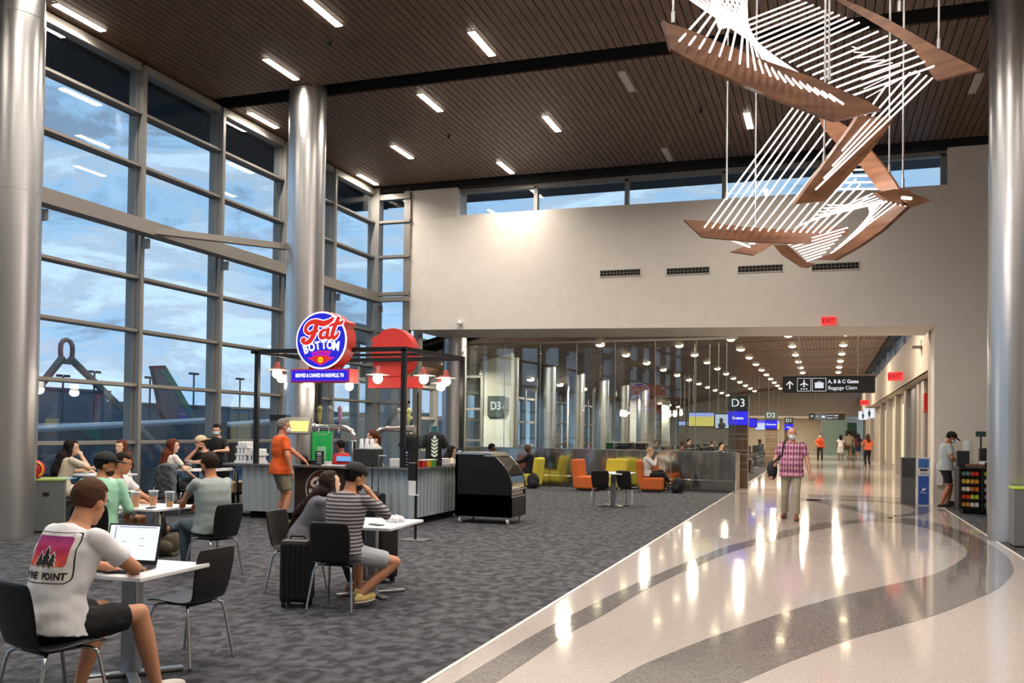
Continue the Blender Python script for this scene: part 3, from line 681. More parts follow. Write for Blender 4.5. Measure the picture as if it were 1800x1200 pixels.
# ================================================================ hanging light sculpture
def build_chandelier():
    mwd=noisy('oiled walnut board','5c3a24','7b5233',scale=1.6,rough=.4,stretch=(1,1,7),detail=6,dist=.6)
    mtube=emis('white light tube','ffe6e0',2.3);mal=mat('tube channel','8f8680',.3,.8)
    root=empty('light_sculpture',(0,0,0),0,'twisting hanging sculpture of walnut boards and rows of white light tubes','light sculpture')
    def depth(px,a,b):   # a=(px,y) b=(px,y)
        return a[1]+(b[1]-a[1])*(px-a[0])/(b[0]-a[0])
    def board(poly,a,b,th=.07,lean=0.):
        A=ony(a[0],300,a[1]);B=ony(b[0],300,b[1]);d=Vector((B.x-A.x,B.y-A.y,0)).normalized();n=Vector((-d.y,d.x,0))
        if n.y<0: n=-n
        pts=[]
        for p in poly:
            r=ray(*p);t=n.dot(A-Vector((0,0,EYE)))/n.dot(r);pts.append(Vector((0,0,EYE))+r*t)
        mb=MB();mb.prism(pts,n*th);return mb.build('walnut_board',mwd,root)
    def C(p): return (1150+p[0]/2.5,p[1]/2.5)
    def tubes(P,Q,ya,yb,n,r=.0125,e=0.):
        """P,Q polylines in pixels with depth"""
        def samp(L,t):
            m=len(L)-1;i=min(int(t*m),m-1);u=t*m-i;a,b=L[i],L[i+1];return tuple(a[k]+(b[k]-a[k])*u for k in range(3))
        for i in range(n):
            t=i/(n-1) if n>1 else 0;a=samp(P,t);b=samp(Q,t)
            pa=ony(a[0],a[1],a[2]);pb=ony(b[0],b[1],b[2])
            mb=MB();mb.tube([pa,pb],r,6);mb.build('light_tube',mtube,root)
            TB.append((pa,pb))
    TB=[]
    # board shapes
    board([C(p) for p in [(38,88),(60,165),(75,215),(180,275),(400,375),(600,455),(800,530),(1000,482),(930,440),(835,400),(700,340),(500,270),(300,190),(140,125),(70,105)]],(1166,9.6),(1550,10.8))
    board([C(p) for p in [(640,-120),(800,0),(900,60),(1000,120),(1130,200),(1235,350),(1422,305),(1400,290),(1250,212),(1100,125),(1020,80),(900,25),(840,0),(700,-110)]],(1400,12.6),(1718,11.6))
    board([C(p) for p in [(620,895),(700,785),(800,650),(870,555),(900,505),(1050,520),(1010,590),(930,690),(820,810),(750,882)]],(1398,10.6),(1560,11.6))
    board([C(p) for p in [(130,965),(210,1040),(440,1062),(600,1068),(750,1066),(850,1030),(860,1010),(760,990),(600,1010),(440,1000),(300,985),(230,970)]],(1202,12.4),(1494,12.9))
    board([C(p) for p in [(705,470),(740,560),(800,630),(900,720),(980,830),(1060,870),(1110,892),(1050,790),(1000,720),(940,650),(850,560),(800,530)]],(1432,12.9),(1594,12.2))
    board([C(p) for p in [(975,845),(1010,870),(1130,912),(1222,880),(1135,850),(1125,835),(1060,830)]],(1540,12.),(1640,12.5))
    board([C(p) for p in [(700,1138),(790,1142),(900,1080),(1000,1010),(1110,908),(1060,900),(980,960),(880,1040),(790,1110)]],(1430,12.7),(1596,11.8))
    board([C(p) for p in [(520,1072),(560,1120),(640,1173),(665,1175),(705,1158),(665,1150),(620,1110),(580,1075)]],(1358,13.1),(1432,12.9))
    board([C(p) for p in [(338,1105),(440,1120),(490,1095),(530,1068),(470,1066),(400,1080)]],(1285,13.4),(1362,13.6))
    board([C(p) for p in [(90,-160),(60,-110),(200,-60),(450,-110),(440,-150)]],(1180,10.6),(1330,10.8))
    # tube families (pixel, pixel, depth) interpolated
    c=lambda x,y,d:(*C((x,y)),d)
    tubes([c(110,180,9.62),(*C((390,285)),9.9),(*C((600,370)),10.2),(*C((832,458)),10.5)],[c(390,-130,10.7),c(420,-110,10.7),c(250,-60,10.7),c(60,-70,10.6)],0,0,20)
    tubes([c(640,0,12.6),c(900,100,12.4),c(1272,275,11.9)],[c(330,120,11.2),c(560,255,11.2),c(870,420,11.2)],0,0,19)
    tubes([c(710,832,10.6),c(770,750,10.8),c(840,640,11.1),c(890,540,11.4)],[c(1222,343,11.9),c(1180,325,11.9),c(1110,318,12.),c(900,440,12.)],0,0,6,.011)
    tubes([c(220,1000,12.38),c(400,1010,12.5),c(600,1020,12.6),c(755,1025,12.7)],[c(612,470,12.6),c(705,505,12.7),c(800,645,12.8),c(870,760,12.8),c(940,860,12.7)],0,0,17)
    tubes([c(860,698,12.9),c(820,760,12.9),c(770,830,12.9)],[c(945,697,12.6),c(985,755,12.5),c(1042,830,12.4)],0,0,6)
    tubes([c(775,1112,12.6),c(860,1040,12.5),c(960,970,12.3)],[c(1105,905,11.9),c(1010,880,12.0),c(940,900,12.1)],0,0,10,.009)
    tubes([c(590,1075,13.),c(640,1110,12.95),c(672,1146,12.9)],[c(850,1000,12.5),c(800,1060,12.5),c(735,1125,12.5)],0,0,8,.009)
    tubes([c(620,1000,12.8),c(700,960,12.8),c(760,900,12.8)],[c(960,850,12.2),c(1040,880,12.2),c(970,905,12.1)],0,0,9,.009)
    tubes([c(870,205,11.6),c(900,290,11.6),c(930,430,11.6)],[c(900,215,11.9),c(1030,270,11.9),c(1150,310,11.9)],0,0,8,.006)
    tubes([c(335,1052,13.5),c(420,1070,13.5)],[c(420,1085,13.3),c(440,1070,13.3)],0,0,2,.016)
    tubes([c(1090,868,12.),c(1095,872,12.)],[c(1128,872,12.2),c(1130,876,12.2)],0,0,1,.02)
    # suspension rods
    rods=[(1457,140,11.),(1277,352,12.6),(1183,40,9.8),(1650,86,11.8),(1327,400,12.8),(1587,330,12.3),(1449,290,11.),(1563,306,12.4),(1581,20,12.2)]
    for px,py,y in rods:
        p=ony(px,py,y);mb=MB();mb.cyl(p,(p.x,p.y,CEIL-.002),.012,n=8);mb.cyl(p-Vector((0,0,.0)),p+Vector((0,0,.12)),.02,n=8);mb.build('suspension_rod',m_steel,root)
    # lamps that this fixture has: light along three tube families
    for (x,y,z) in ((1330,150,10.3),(1500,120,12.),(1370,300,12.6),(1500,330,12.)):
        p=ony(x,y,z);ld=bpy.data.lights.new('sculpture glow','POINT');ld.energy=38;ld.shadow_soft_size=.35;ld.color=(1,.9,.86);lo=bpy.data.objects.new('sculpture_glow',ld);COL.objects.link(lo);lo.location=p
build_chandelier()
# ================================================================ furniture
def make_chair(label,loc,rz,group=None,sc=.96):
    o=empty('dining_chair',loc,rz,label,'chair',group)
    n=14;W=9;vs=[];fs=[]
    prof=[(.235,.425),(.22,.437),(.16,.45),(.08,.452),(0,.445),(-.08,.437),(-.14,.437),(-.18,.45),(-.205,.485),(-.222,.54),(-.235,.62),(-.25,.70),(-.265,.78),(-.272,.83)]
    wid=[.30,.36,.41,.43,.43,.41,.385,.365,.36,.38,.40,.41,.40,.36]
    for k,((y,z),w) in enumerate(zip(prof,wid)):
        for j in range(W):
            u=(j/(W-1)*2-1);vs.append((u*w/2,y+ (.02*abs(u)**2 if k>7 else 0),z+(.012*u*u if k<8 else 0)))
    for k in range(n-1):
        for j in range(W-1): a=k*W+j;fs.append((a,a+1,a+W+1,a+W))
    me=bpy.data.meshes.new('seat_shell');me.from_pydata([(x*sc,y*sc,z*sc) for x,y,z in vs],[],fs);me.materials.append(mat('black moulded ply','151516',.38))
    for p in me.polygons: p.use_smooth=True
    s=bpy.data.objects.new('seat_shell',me);COL.objects.link(s);s.parent=o
    md=s.modifiers.new('solid','SOLIDIFY');md.thickness=.012;md.offset=0;md=s.modifiers.new('sub','SUBSURF');md.levels=1;md.render_levels=1
    for sx in(-1,1):
        for sy in(-1,1):
            mb=MB();p=[(sx*.05,sy*.09,.415),(sx*.15,sy*.125,.42),(sx*.178,sy*.15,.405),(sx*.19,sy*.165,.36),(sx*.225,sy*.225,.012)]
            mb.tube([(a*sc,b*sc,c*sc) for a,b,c in p],.0105,8);mb.cyl((sx*.225*sc,sy*.225*sc,0),(sx*.225*sc,sy*.225*sc,.02),.013,n=8);mb.build('leg',m_chrome,o)
    mb=MB();mb.box((0,.0,.418*sc),(.2,.24,.012));mb.build('seat_plate',m_char,o);return o
CH0=make_chair('empty black moulded chair with chrome legs at the corner of the laptop table',(-4.17,5.25,0),PI/2-.05,'black moulded chairs')
def chair(x,y,deg,label,z=0,s=1.):
    c=dup(CH0,(x,y,z),math.radians(deg),label);
    if s!=1.: c.scale=(s,s,s)
    return c
chair(-3.98,3.9,-14,'black moulded chair under the man in the white back-print shirt')
chair(-4.12,7.25,4,'black moulded chair under the man in the striped shirt')
chair(-4.95,7.85,-90,'black moulded chair in profile behind the standing black suitcase')
chair(-6.27,8.3,78,'black moulded chair under the man in the grey shirt')
chair(-7.28,7.68,24,'black moulded chair under the man in the mint green shirt')
chair(-8.02,8.75,-80,'black moulded chair mostly hidden behind the mint green shirt man')
chair(-11.55,11.35,-12,'black moulded chair under the woman in the cream dress by the window',s=1.08)
chair(-11.5,13.05,170,'black moulded chair under the smiling woman by the window',s=1.08)
chair(-11.1,13.75,-15,'black moulded chair with a grey jacket on its back by the window',s=1.08)
chair(-11.45,15.1,170,'black moulded chair under the bearded man in the beige cap',s=1.08)
chair(-4.52,19.0,3,'left black chair of the pair tucked under the small white table')
chair(-3.98,19.25,-22,'right black chair of the pair tucked under the small white table')
chair(-7.18,6.0,60,'black moulded chair cut off by the left edge of the picture')
def make_table(loc,rz,w,d,h,label,round_=False,g='white tables on metal bases'):
    o=empty('cafe_table',loc,rz,label,'table',g);mb=MB()
    if round_: mb.cyl((0,0,h-.028),(0,0,h),w/2,n=32)
    else: mb.box((0,0,h-.014),(w,d,.028),bev=.006)
    mb.build('tabletop',m_white,o);al=mat('table base aluminium','a9adb0',.3,.8)
    mb=MB();mb.box((0,0,h/2),(.12,.07,h-.03),bev=.01);mb.build('pedestal',al,o)
    for k,a in enumerate((PI/4,-PI/4)):
        mb=MB();mb.box((0,0,.018),(.07,w*.95,.025),rot=Matrix.Rotation(a,3,'Z'),bev=.006);mb.build('foot_bar',al,o)
    mb=MB();mb.box((0,0,h-.04),(w*.6,.06,.02));mb.box((0,0,h-.04),(.06,d*.6,.02));mb.build('bracket',m_char,o);return o
make_table((-4.25,4.80,0),.03,.68,.68,.70,'white square table holding the open laptop')
make_table((-7.28,8.5,0),.0,.72,.72,.70,'white square table crowded with beer cups')
make_table((-4.2,8.0,0),.08,.74,.9,.70,'white rectangular table beside the man in the striped shirt')
make_table((-11.45,12.15,0),0,.8,.8,.80,'white table by the window between the cream dress woman and the smiling woman')
make_table((-11.2,14.45,0),0,.75,.75,.80,'white table by the window in front of the man in the beige cap')
make_table((-4.36,19.42,0),0,.8,.8,.73,'small white table standing alone on the carpet left of the walkway')
# laptop
o=empty('laptop',(-4.25,4.66,.702),.12,'open black laptop with a bright white screen on the front table','laptop')
mb=MB();mb.box((0,0,.011),(.35,.24,.018),bev=.004);bs=mb.build('base',mat('laptop black','1b1b1d',.4),o)
mb=MB()
for r in range(5):
    for c in range(13): mb.box((-.144+c*.024,.075-r*.024,.021),(.019,.019,.004))
mb.build('key',mat('key black','0d0d0e',.5),bs,).__setitem__('kind','stuff')
R=Matrix.Rotation(math.radians(-14),3,'X')
mb=MB();mb.box(Vector((0,.12,.02))+R@Vector((0,0,.115)),(.35,.01,.235),rot=R,bev=.003);ld_=mb.build('lid',MATS['laptop black'],o)
mb=MB();mb.box(Vector((0,.12,.02))+R@Vector((0,-.0065,.122)),(.325,.003,.2),rot=R);sc_=mb.build('screen',emis('laptop screen','eef1fb',1.05),ld_)
mb=MB()
P_=lambda x,z:Vector((0,.12,.02))+R@Vector((x,-.0085,z))
mb.box(P_(-.125,.125),(.006,.001,.18),rot=R);mb.box(P_(0.02,.213),(.25,.001,.005),rot=R)
for k in range(6): mb.box(P_(-.06+.03*k*(k%3),.06+.022*k),(.03,.001,.003),rot=R)
mb.build('screen_text',emis('screen grey text','8f97b4',.8),ld_)
mb=MB();put_text(mb,'DELL',.014,P_(0,.012),(1,0,0),(0,0,1),depth=.0006);mb.build('maker_mark',mat('silver mark','b9bbbd',.3,.8),ld_);o.scale=(1.1,1.1,1.1)
# drinks
mcup=glassm('clear plastic cup',(.90,.92,.93),1.6)
def cup(x,y,z,liquid,label,s=1.,fill=.6,group='plastic beer cups'):
    o=empty('plastic_cup',(x,y,z),0,label,'cup',group);h=.15*s
    mb=MB();mb.lathe([(.031*s,0),(.047*s,h),(.0495*s,h),(.0495*s,h-.006),(.0455*s,h-.008),(.030*s,.004)],(0,0,0),18);mb.build('cup_body',mcup,o)
    if liquid: mb=MB();mb.lathe([(.0285*s,.006),((.0285+.0165*fill)*s,h*fill),(.001,h*fill)],(0,0,0),18);mb.build('drink',liquid,o)
    mb=MB();mb.lathe([(.030*s,h*(fill+.03)),(.045*s,h*.98),(.047*s,h*.98)],(0,0,0),18) if False else mb.lathe([(.0482*s,h-.01),(.051*s,h-.004),(.0482*s,h+.001)],(0,0,0),18);mb.build('rim',mat('cup rim','dfe8ee',.2),o);return o
beer=mat('amber beer','d07a14',.2,emit='b8690a',es=.12);beer2=mat('golden beer','e29a2c',.2);lem=mat('pale lemonade','cfd9a5',.3)
CUPS=[(-7.33,8.3),(-7.3,8.55),(-7.5,8.4),(-7.03,8.5)]
for (px,py,l,t,f) in [(253,889,beer,'nearest plastic cup of amber beer on the middle table',.78),(272,879,beer,'plastic cup of amber beer behind the nearest cup on the middle table',.6),(241,884,None,'almost empty clear plastic cup by the green bottle',.3),(309,878,beer2,'plastic cup of beer by the hand of the grey shirt man',.35)]:
    cup(*CUPS.pop(0),.702,l,t,1.15,f)
p=onz(147,821,.8);cup(-11.62,11.98,.802,lem,'plastic cup of pale lemonade before the woman in the cream dress',1.15,.6);cup(-11.3,12.42,.802,beer2,'plastic cup of golden beer before the smiling woman',1.15,.65)
cup(-11.35,14.25,.802,mat('dark cola','3a2a22',.2),'plastic cup of dark drink before the red haired woman',1.15,.3)
o=empty('soda_bottle',(-7.56,8.38,.702),0,'green plastic soda bottle beside the mint green shirt man','bottle');mb=MB();mb.lathe([(.03,0),(.034,.02),(.034,.13),(.03,.15),(.013,.2),(.013,.215)],(0,0,0),16);mb.build('bottle_body',mat('green bottle plastic','1f9b3c',.1,emit='1f9b3c',es=.05),o);mb=MB();mb.lathe([(.015,.213),(.015,.235),(.001,.236)],(0,0,0),12);mb.build('cap',mat('white cap','e4efe6',.4),o)
o=empty('phone',(-7.1,8.28,.7),.4,'dark phone lying on the middle beer table','phone');mb=MB();mb.box((0,0,.006),(.075,.15,.009),bev=.003);mb.build('body',m_char,o)
o=empty('phone',(-4.04,7.78,.7),1.1,'dark phone lying on the table by the striped shirt man','phone');mb=MB();mb.box((0,0,.006),(.075,.16,.009),bev=.003);mb.build('body',m_char,o)
mb=MB();random.seed(3)
for k in range(7):
    c=Vector((random.uniform(-.09,.09),random.uniform(-.05,.05),.035+random.uniform(0,.02)));R_=Matrix.Rotation(random.uniform(0,3),3,(random.random(),random.random(),random.random()));mb.ell(c,(.05,.03,.03),6,4,R=R_)
o=mb.build('crumpled_napkin',mat('white paper','efeff2',.8),loc=(-4.05,8.12,.695));tag(o,'crumpled white paper napkins on the table by the striped shirt man','napkin')
mb=MB();mb.box((0,0,.003),(.2,.14,.004));tag(mb.build('paper_sheet',MATS['white paper'],loc=(-11.0,14.5,.801)),'white paper sheet on the table of the man in the beige cap','paper')
# suitcases and bags
def suitcase(x,y,rz,w,d,h,label,handle=0.,name='suitcase'):
    o=empty(name,(x,y,0),rz,label,'suitcase');mk=mat('black ribbed shell','0f0f11',.45);mb=MB();mb.box((0,0,.05+h/2),(w,d,h),bev=.035)
    for k in range(5): mb.box((-w*.36+k*w*.18,-d/2-.002,.05+h/2),(.022,.014,h*.86),bev=.004)
    mb.build('shell',mk,o);mb=MB();mb.box((0,0,.05+h/2),(w*1.01,.012,h*1.01),bev=.004);mb.build('zip_seam',m_char,o)
    for sx in(-1,1):
        for sy in(-1,1): mb=MB();mb.cyl((sx*w*.38-.012,sy*d*.3,.026),(sx*w*.38+.012,sy*d*.3,.026),.026,n=12);mb.box((sx*w*.38,sy*d*.3,.05),(.03,.03,.03));mb.build('wheel',m_char,o)
    mb=MB();mb.tube([(-.07,0,h+.05),(-.06,0,h+.075),(.06,0,h+.075),(.07,0,h+.05)],.012,6);mb.build('carry_handle',m_char,o)
    if handle: mb=MB();mb.tube([(-.06,.06,h+.03),(-.06,.06,h+handle),(.06,.06,h+handle),(.06,.06,h+.03)],.009,6);mb.build('pull_handle',m_char,o)
    return o
suitcase(-4.53,7.2,.25,.27,.24,.56,'upright black ribbed suitcase in front of the profile chair',.0)
suitcase(-4.5,8.72,-.5,.42,.24,.6,'black suitcase standing behind the striped shirt man table',0)
o=suitcase(-7.05,13.45,0,.36,.25,.5,'black suitcase with pull handle standing against the wooden kiosk panel',.62)
# backpack generic
def backpack(x,y,rz,s,label,col='17181b',z=0,name='backpack',cat='backpack'):
    o=empty(name,(x,y,z),rz,label,cat);m_=mat('bag cloth '+col,col,.75);mb=MB();mb.ell((0,0,.2*s),(.17*s,.12*s,.21*s),18,12);mb.ell((0,-.09*s,.13*s),(.13*s,.07*s,.11*s),14,8);mb.box((0,0,.03*s),(.26*s,.18*s,.06*s),bev=.02*s);mb.build('bag_body',m_,o)
    mb=MB()
    for sx in(-1,1): mb.tube([(sx*.08*s,.1*s,.36*s),(sx*.1*s,.17*s,.28*s),(sx*.1*s,.17*s,.14*s),(sx*.09*s,.1*s,.05*s)],.014*s,6)
    mb.build('strap',mat('strap black','0b0b0c',.7),o);mb=MB();mb.tube([(-.04*s,0,.4*s),(0,0,.44*s),(.04*s,0,.4*s)],.008*s,6);mb.build('grab_loop',MATS['strap black'],o);return o
# kiosk
KX0,KX1,KY0,KY1,KZ=-9.85,-6.5,13.8,15.95,.97
def build_kiosk():
    root=empty('beer_kiosk',(0,0,0),0,'beer kiosk counter clad in corrugated metal with a wooden logo panel and black frame','kiosk')
    mcor=mat('galvanised corrugated sheet','bccad0',.38,.45)
    def corr(a,b,z0,z1,nrm,name='corrugated_panel'):
        a=Vector(a);b=Vector(b);L=(b-a).length;d=(b-a).normalized();n=Vector(nrm);pts=[];x=0;p=.145;hgt=.028
        while x<L:
            for t,h in((0,0),(.3,0),(.42,1),(.78,1),(.9,0)):
                q=x+t*p
                if q<=L: pts.append((q,h*hgt))
            x+=p
        pts.append((L,0));vs=[];
        for q,h in pts:
            for z in(z0,z1): v=a+d*q+n*h;vs.append((v.x,v.y,z))
        for q,h in pts:
            for z in(z0,z1): v=a+d*q+n*(h-.012);vs.append((v.x,v.y,z))
        m=len(pts)*2;fs=[(2*i,2*i+2,2*i+3,2*i+1) for i in range(len(pts)-1)]+[(m+2*i,m+2*i+1,m+2*i+3,m+2*i+2) for i in range(len(pts)-1)]+[(2*i,m+2*i,m+2*i+2,2*i+2) for i in range(len(pts)-1)]+[(2*i+1,2*i+3,m+2*i+3,m+2*i+1) for i in range(len(pts)-1)]
        mb=MB();mb.add(vs,fs);return mb.build(name,mcor,root)
    xw0=ony(520,800,KY0).x;xw1=ony(632,800,KY0).x
    corr((KX0,KY0,0),(xw0,KY0,0),.13,KZ-.05,(0,-1,0));corr((xw1,KY0,0),(KX1,KY0,0),.13,KZ-.05,(0,-1,0));corr((KX1,KY0,0),(KX1,KY1-.25,0),.13,KZ-.05,(1,0,0))
    mb=MB();mb.bx(KX0+.05,KX1-.05,KY0+.06,KY0+.1,.13,KZ-.05);mb.bx(KX1-.1,KX1-.06,KY0+.06,KY1,.13,KZ-.05);mb.bx(KX0+.05,KX0+.1,KY0+.06,KY1,.13,KZ-.05);mb.bx(KX1-.08,KX1+.03,KY1-.25,KY1,.05,KZ-.03);mb.build('carcass',m_blackm,root)
    mb=MB();mb.bx(KX0+.1,KX1-.12,KY0+.12,KY0+.3,0,.13);mb.bx(KX1-.3,KX1-.12,KY0+.12,KY1-.1,0,.13);mb.build('plinth',m_black,root)
    mwp=noisy('dark stained plank','2b2017','3d2d1f',scale=2,rough=.6,stretch=(.5,1,8),detail=6)
    mb=MB();mb.bx(xw0,xw1,KY0-.02,KY0+.05,.1,KZ-.05);wp=mb.build('wood_panel',mwp,root)
    # logo on the wood panel: ring and script F
    cx=(xw0+xw1)/2-.06;cz=.56;r=.33;y=KY0-.035;ml=mat('painted cream logo','dcd6cc',.6)
    mb=MB();pts=[];
    for k in range(41): a=2*PI*k/40;pts.append((cx+r*math.cos(a),y,cz+r*math.sin(a)))
    mb.tube(pts,.008,6);mb.cyl((cx,KY0-.03,cz),(cx,KY0-.022,cz),r-.01,n=40,mi=1)
    ST=stroke
    for s in F_STROKES: ST(mb,[(cx-.02+p[0]*.6*r*1.6,p[1]*r*1.0+cz-.03) for p in s[0]],[w*r*1.05 for w in s[1]],y-.004,.006)
    mb.build('logo',[ml,mat('logo brown','4a2d1e',.6)],wp)
    mtop=mat('grey stone worktop','5d6163',.15)
    mb=MB();mb.box(((KX0+KX1)/2-.1,KY0+.18,KZ-.02),(KX1-KX0+.45,.62,.04),bev=.004);mb.box((KX1-.2,(KY0+KY1)/2+.1,KZ-.021),(.6,KY1-KY0,.038),bev=.004);mb.build('worktop',mtop,root)
    # black frame
    z1=2.96;t=.075;mk=m_blackm
    fx0=ony(450,700,KY0).x;fx1=ony(708,700,KY0).x;fy1=KY1+.0
    for (x,y,z0) in((fx0,KY0+.03,KZ),(fx1,KY0+.03,KZ),(KX1-.02,fy1,0),(fx0,fy1,0)):
        mb=MB();mb.bx(x-t/2,x+t/2,y-t/2,y+t/2,z0,z1);mb.build('post',mk,root)
    mb=MB();mb.beam((fx0-.12,KY0+.03,z1),(fx1+.05,KY0+.03,z1),t,t);mb.beam((fx0,fy1,z1),(KX1+.02,fy1,z1),t,t);mb.beam((fx1,KY0+.03,z1),(KX1-.02,fy1,z1),t,t);mb.beam((fx0,KY0,z1),(fx0,fy1,z1),t,t);mb.beam((fx0,(KY0+fy1)/2,z1),(fx1+.1,(KY0+fy1)/2,z1),.05,.05);mb.build('top_rail',mk,root)
    # pendant lamps
    mred=mat('red oxide enamel','9a3a34',.4);mbulb=emis('frosted bulb','fff2dd',9.);first=None
    for k,(px,py,y) in enumerate([(487,660,KY0+.1),(494,668,fy1-.1),(542,676,KY0+.9),(614,682,fy1-.1),(664,669,KY0+.05),(745,670,KY0+.9),(775,683,fy1-.1),(784,674,fy1-.5)]):
        p=ony(px,py,y)
        if first is None:
            o=first=empty('pendant_lamp',p);mb=MB();mb.lathe([(.016,.25),(.042,.245),(.047,.18),(.085,.13),(.09,.115),(.0,.12)],(0,0,0),20);mb.build('lamp_shade',mred,o)
            mb=MB();mb.lathe([(.07,.112),(.2,.098),(.205,.104),(.07,.122)],(0,0,0),28);mb.build('reflector_disc',mat('white enamel disc','d9d4cc',.4),o)
            mb=MB();mb.ell((0,0,.04),(.085,.085,.09),18,12);mb.build('bulb',mbulb,o)
            mb=MB();mb.cyl((0,0,.24),(0,0,1.0),.006,n=6);mb.build('cord',m_char,o)
        else: o=dup(first,p)
        L_=z1-.04-p.z
        for c in o.children:
            if c.name.startswith('cord'): c.scale=(1,1,1);c.data=c.data.copy();[setattr(v,'co',Vector((v.co.x,v.co.y,L_ if v.co.z>.6 else .24))) for v in c.data.vertices]
        tag(o,'small pendant lamp with a red cap and white disc, hanging from the kiosk frame','pendant lamp','pendant lamps of the kiosk')
        ld=bpy.data.lights.new('pendant glow','POINT');ld.energy=9;ld.shadow_soft_size=.09;ld.color=(1,.88,.7);lo=bpy.data.objects.new('pendant_glow',ld);COL.objects.link(lo);lo.location=(p.x,p.y,p.z-.08)
    return fx0,fx1,fy1,z1
def stroke(mb,pts,ws,y,th,mi=0,sub=6):
    """variable-width ribbon in the XZ plane facing -Y, smoothed"""
    P=[Vector((a,0,b)) for a,b in pts];Q=[];W=[];n=len(P)
    for i in range(n-1):
        p0=P[max(i-1,0)];p1=P[i];p2=P[i+1];p3=P[min(i+2,n-1)]
        for k in range(sub):
            t=k/sub;Q.append(.5*((2*p1)+(-p0+p2)*t+(2*p0-5*p1+4*p2-p3)*t*t+(-p0+3*p1-3*p2+p3)*t**3));W.append(ws[i]+(ws[i+1]-ws[i])*t)
    Q.append(P[-1]);W.append(ws[-1]);m=len(Q)
    L=[];R_=[]
    for i in range(m):
        d=(Q[min(i+1,m-1)]-Q[max(i-1,0)]).normalized();nn=Vector((-d.z,0,d.x));L.append(Q[i]+nn*W[i]/2);R_.append(Q[i]-nn*W[i]/2)
    vs=[(p.x,y,p.z) for p in L]+[(p.x,y,p.z) for p in R_]+[(p.x,y+th,p.z) for p in L]+[(p.x,y+th,p.z) for p in R_]
    fs=[(i,i+1,m+i+1,m+i) for i in range(m-1)]+[(2*m+i,3*m+i,3*m+i+1,2*m+i+1) for i in range(m-1)]+[(i,2*m+i,2*m+i+1,i+1) for i in range(m-1)]+[(m+i,m+i+1,3*m+i+1,3*m+i) for i in range(m-1)]
    mb.add(vs,fs,mi)
    for e in (0,m-1):
        mb.cyl((Q[e].x,y,Q[e].z),(Q[e].x,y+th,Q[e].z),W[e]/2,n=12,mi=mi)
# script word strokes in sign units (unit = sign radius), traced from the sign
def SG(x,y): return ((x-452)/318.,(470-y)/360.)
F_STROKES=[([SG(600,200),SG(560,235),SG(480,262),(SG(400,240)),SG(330,242),SG(270,290),SG(262,350),SG(310,385),SG(340,350)],[.10,.16,.2,.19,.15,.13,.14,.12,.05]),
 ([SG(398,262),SG(385,320),SG(360,400),SG(320,470),SG(270,500),SG(225,485),SG(222,455),SG(250,452)],[.16,.17,.18,.17,.14,.12,.12,.1]),
 ([SG(340,385),SG(375,375),SG(420,345)],[.07,.09,.05])]
A_STROKES=[([SG(540,345),SG(490,345),SG(450,385),SG(455,435),SG(500,435),SG(535,395)],[.07,.1,.13,.14,.1,.07]),([SG(545,330),SG(535,385),SG(530,430),SG(560,445),SG(590,420)],[.12,.14,.14,.12,.06]),
 ([SG(670,200),SG(640,270),SG(610,350),SG(595,415),SG(620,445),SG(660,410),SG(675,375)],[.13,.14,.15,.15,.13,.09,.05]),([SG(560,295),SG(610,275),SG(660,265),SG(700,262),SG(722,240)],[.06,.1,.13,.12,.07])]
FX0,FX1,FY1,FZ=build_kiosk()
